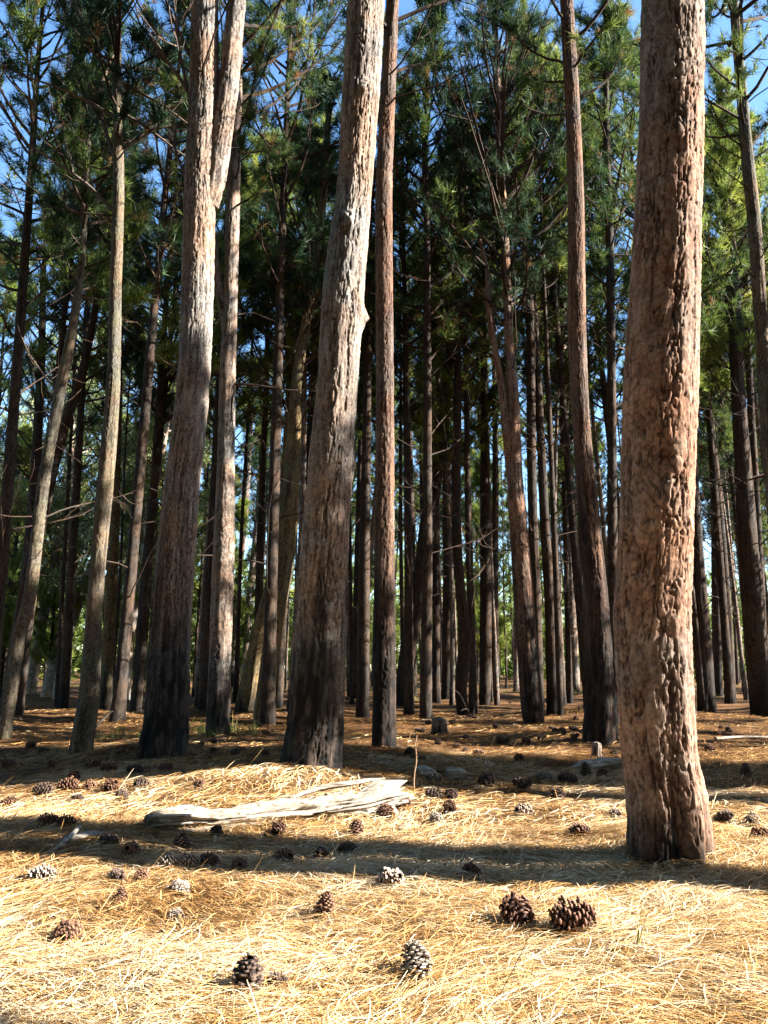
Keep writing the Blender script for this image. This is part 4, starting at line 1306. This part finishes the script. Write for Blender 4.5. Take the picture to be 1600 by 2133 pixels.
ground_log('branch', [(384, 1546, 5), (420, 1543, 5), (470, 1540, 6)], 'thin dark branch on the ground between the two chalky and striped pines', 'branch', 'brown_wood', 53, nseg=24, nu=10)
ground_log('dead_shoot', [(862, 1650, 3.6, 0), (863, 1650, 3.4, .12), (868, 1650, 3.2, .24), (866, 1650, 2.6, .36), (870, 1650, 2, .43)], 'upright dead shoot standing in the litter right of the log', 'dead shoot', 'brown_wood', 54, flat=1, rough=.1, nseg=40, nu=10)
ground_log('dead_shoot', [(192, 1524, 4, 0), (205, 1524, 4, .12), (222, 1524, 4, .26), (232, 1524, 3, .33)], 'pale dry shoot leaning beside the thin grey pine', 'dead shoot', 'bleached', 55, flat=1, rough=.1, nseg=40, nu=10)


def stump(px, py, w, hpx, label, seed):
    p = on_ground(px, py)
    s = scale_at(p)
    path = np.array([[0, 0, -.08, w * s * .56], [0, 0, hpx * s * .5, w * s * .47], [.01, 0, hpx * s, w * s * .44]])
    o = obj('tree_stump', trunk_mesh(path, .012, .016, seed, M['bark'], char_h=hpx * s * .8, cw=.06, ch=.15))
    o.location = p
    tag(o, label, 'stump')


stump(915, 1528, 36, 30, 'old cut stump on the dim ground before the straight dark pine', 61)
stump(1243, 1578, 20, 30, 'narrow charred stump right behind the short white log', 62)

# dead twig heap beside the S bend pine
rng = np.random.default_rng(5)
p = on_ground(1000, 1497)
A = Acc()
nn = 16
P = grow(rng.normal(0, .18, (nn, 3)) * np.array([1.6, .6, 0]) + np.array([0, 0, .03]), rng.normal(0, 1, (nn, 3)) * np.array([1, .5, .4]) + np.array([0, 0, .5]), rng.uniform(.3, .9, nn), 8, rng, -1.6, .15)
P[..., 2] = np.maximum(P[..., 2], .02)
V, q = tubes(P, np.repeat(np.linspace(.010, .003, 8)[None], nn, 0), 5)
A.add(V, q, tint=rng.uniform(.2, 1, len(V)))
o = obj('twig_heap', A.mesh('twig_heap', [M['dead_wood']]))
o.location = p
tag(o, 'heap of dead twigs arching over the ground beside the S bent pine', 'twig heap')

# yellowing grass blade standing in the bright litter
p = on_ground(1325, 1985)
A = Acc()
P = grow(np.zeros((3, 3)), np.array([[.25, 0, 1.], [.35, .1, .9], [.1, .1, .8]]), np.array([.20, .15, .10]), 8, rng, -.6, .05)
V, q = tubes(P, np.repeat(np.linspace(.003, .0008, 8)[None], 3, 0), 4)
A.add(V, q, tint=np.full(len(V), .8))
o = obj('grass_blade', A.mesh('grass_blade', [M['grass']]))
o.location = p
tag(o, 'single yellow green grass blade in the bright litter right of the largest cone', 'grass blade')

# ================================================================== CAMERA, LIGHT, SKY
cam = bpy.data.cameras.new('camera')
cam.sensor_fit = 'VERTICAL'
cam.sensor_height = 24
cam.lens = 24 * FPX / 2133
cam.clip_end = 2000
co = bpy.data.objects.new('camera', cam)
COL.objects.link(co)
co.location = CAM
co.rotation_euler = (math.pi / 2 + PITCH, 0, 0)
sc.camera = co
sun = bpy.data.lights.new('sun', 'SUN')
sun.energy = 5.0
sun.angle = R(.53)
sun.color = (1, .94, .86)
so = bpy.data.objects.new('sun', sun)
COL.objects.link(so)
so.rotation_euler = (0, math.pi / 2 - SUN_EL, SUN_AZ)
w = bpy.data.worlds.new('World')
sc.world = w
w.use_nodes = True
nt = w.node_tree
sky = nt.nodes.new('ShaderNodeTexSky')
sky.sky_type = 'NISHITA'
sky.sun_disc = False
sky.sun_elevation = SUN_EL
sky.sun_rotation = R(90) - SUN_AZ
sky.air_density = 1.0
sky.dust_density = .35
sky.ozone_density = 2.0
bg = nt.nodes['Background']
bg.inputs['Strength'].default_value = .068
hs = nt.nodes.new('ShaderNodeHueSaturation')
hs.inputs['Saturation'].default_value = 1.15
nt.links.new(sky.outputs[0], hs.inputs['Color'])
nt.links.new(hs.outputs[0], bg.inputs['Color'])
sc.view_settings.view_transform = 'Standard'
sc.view_settings.look = 'None'
sc.view_settings.gamma = 1
sc.view_settings.exposure = 2.8
cy = sc.cycles
cy.use_denoising = True
cy.max_bounces = 6
cy.diffuse_bounces = 1
cy.glossy_bounces = 2
cy.transmission_bounces = 3
cy.caustics_reflective = False
cy.caustics_refractive = False
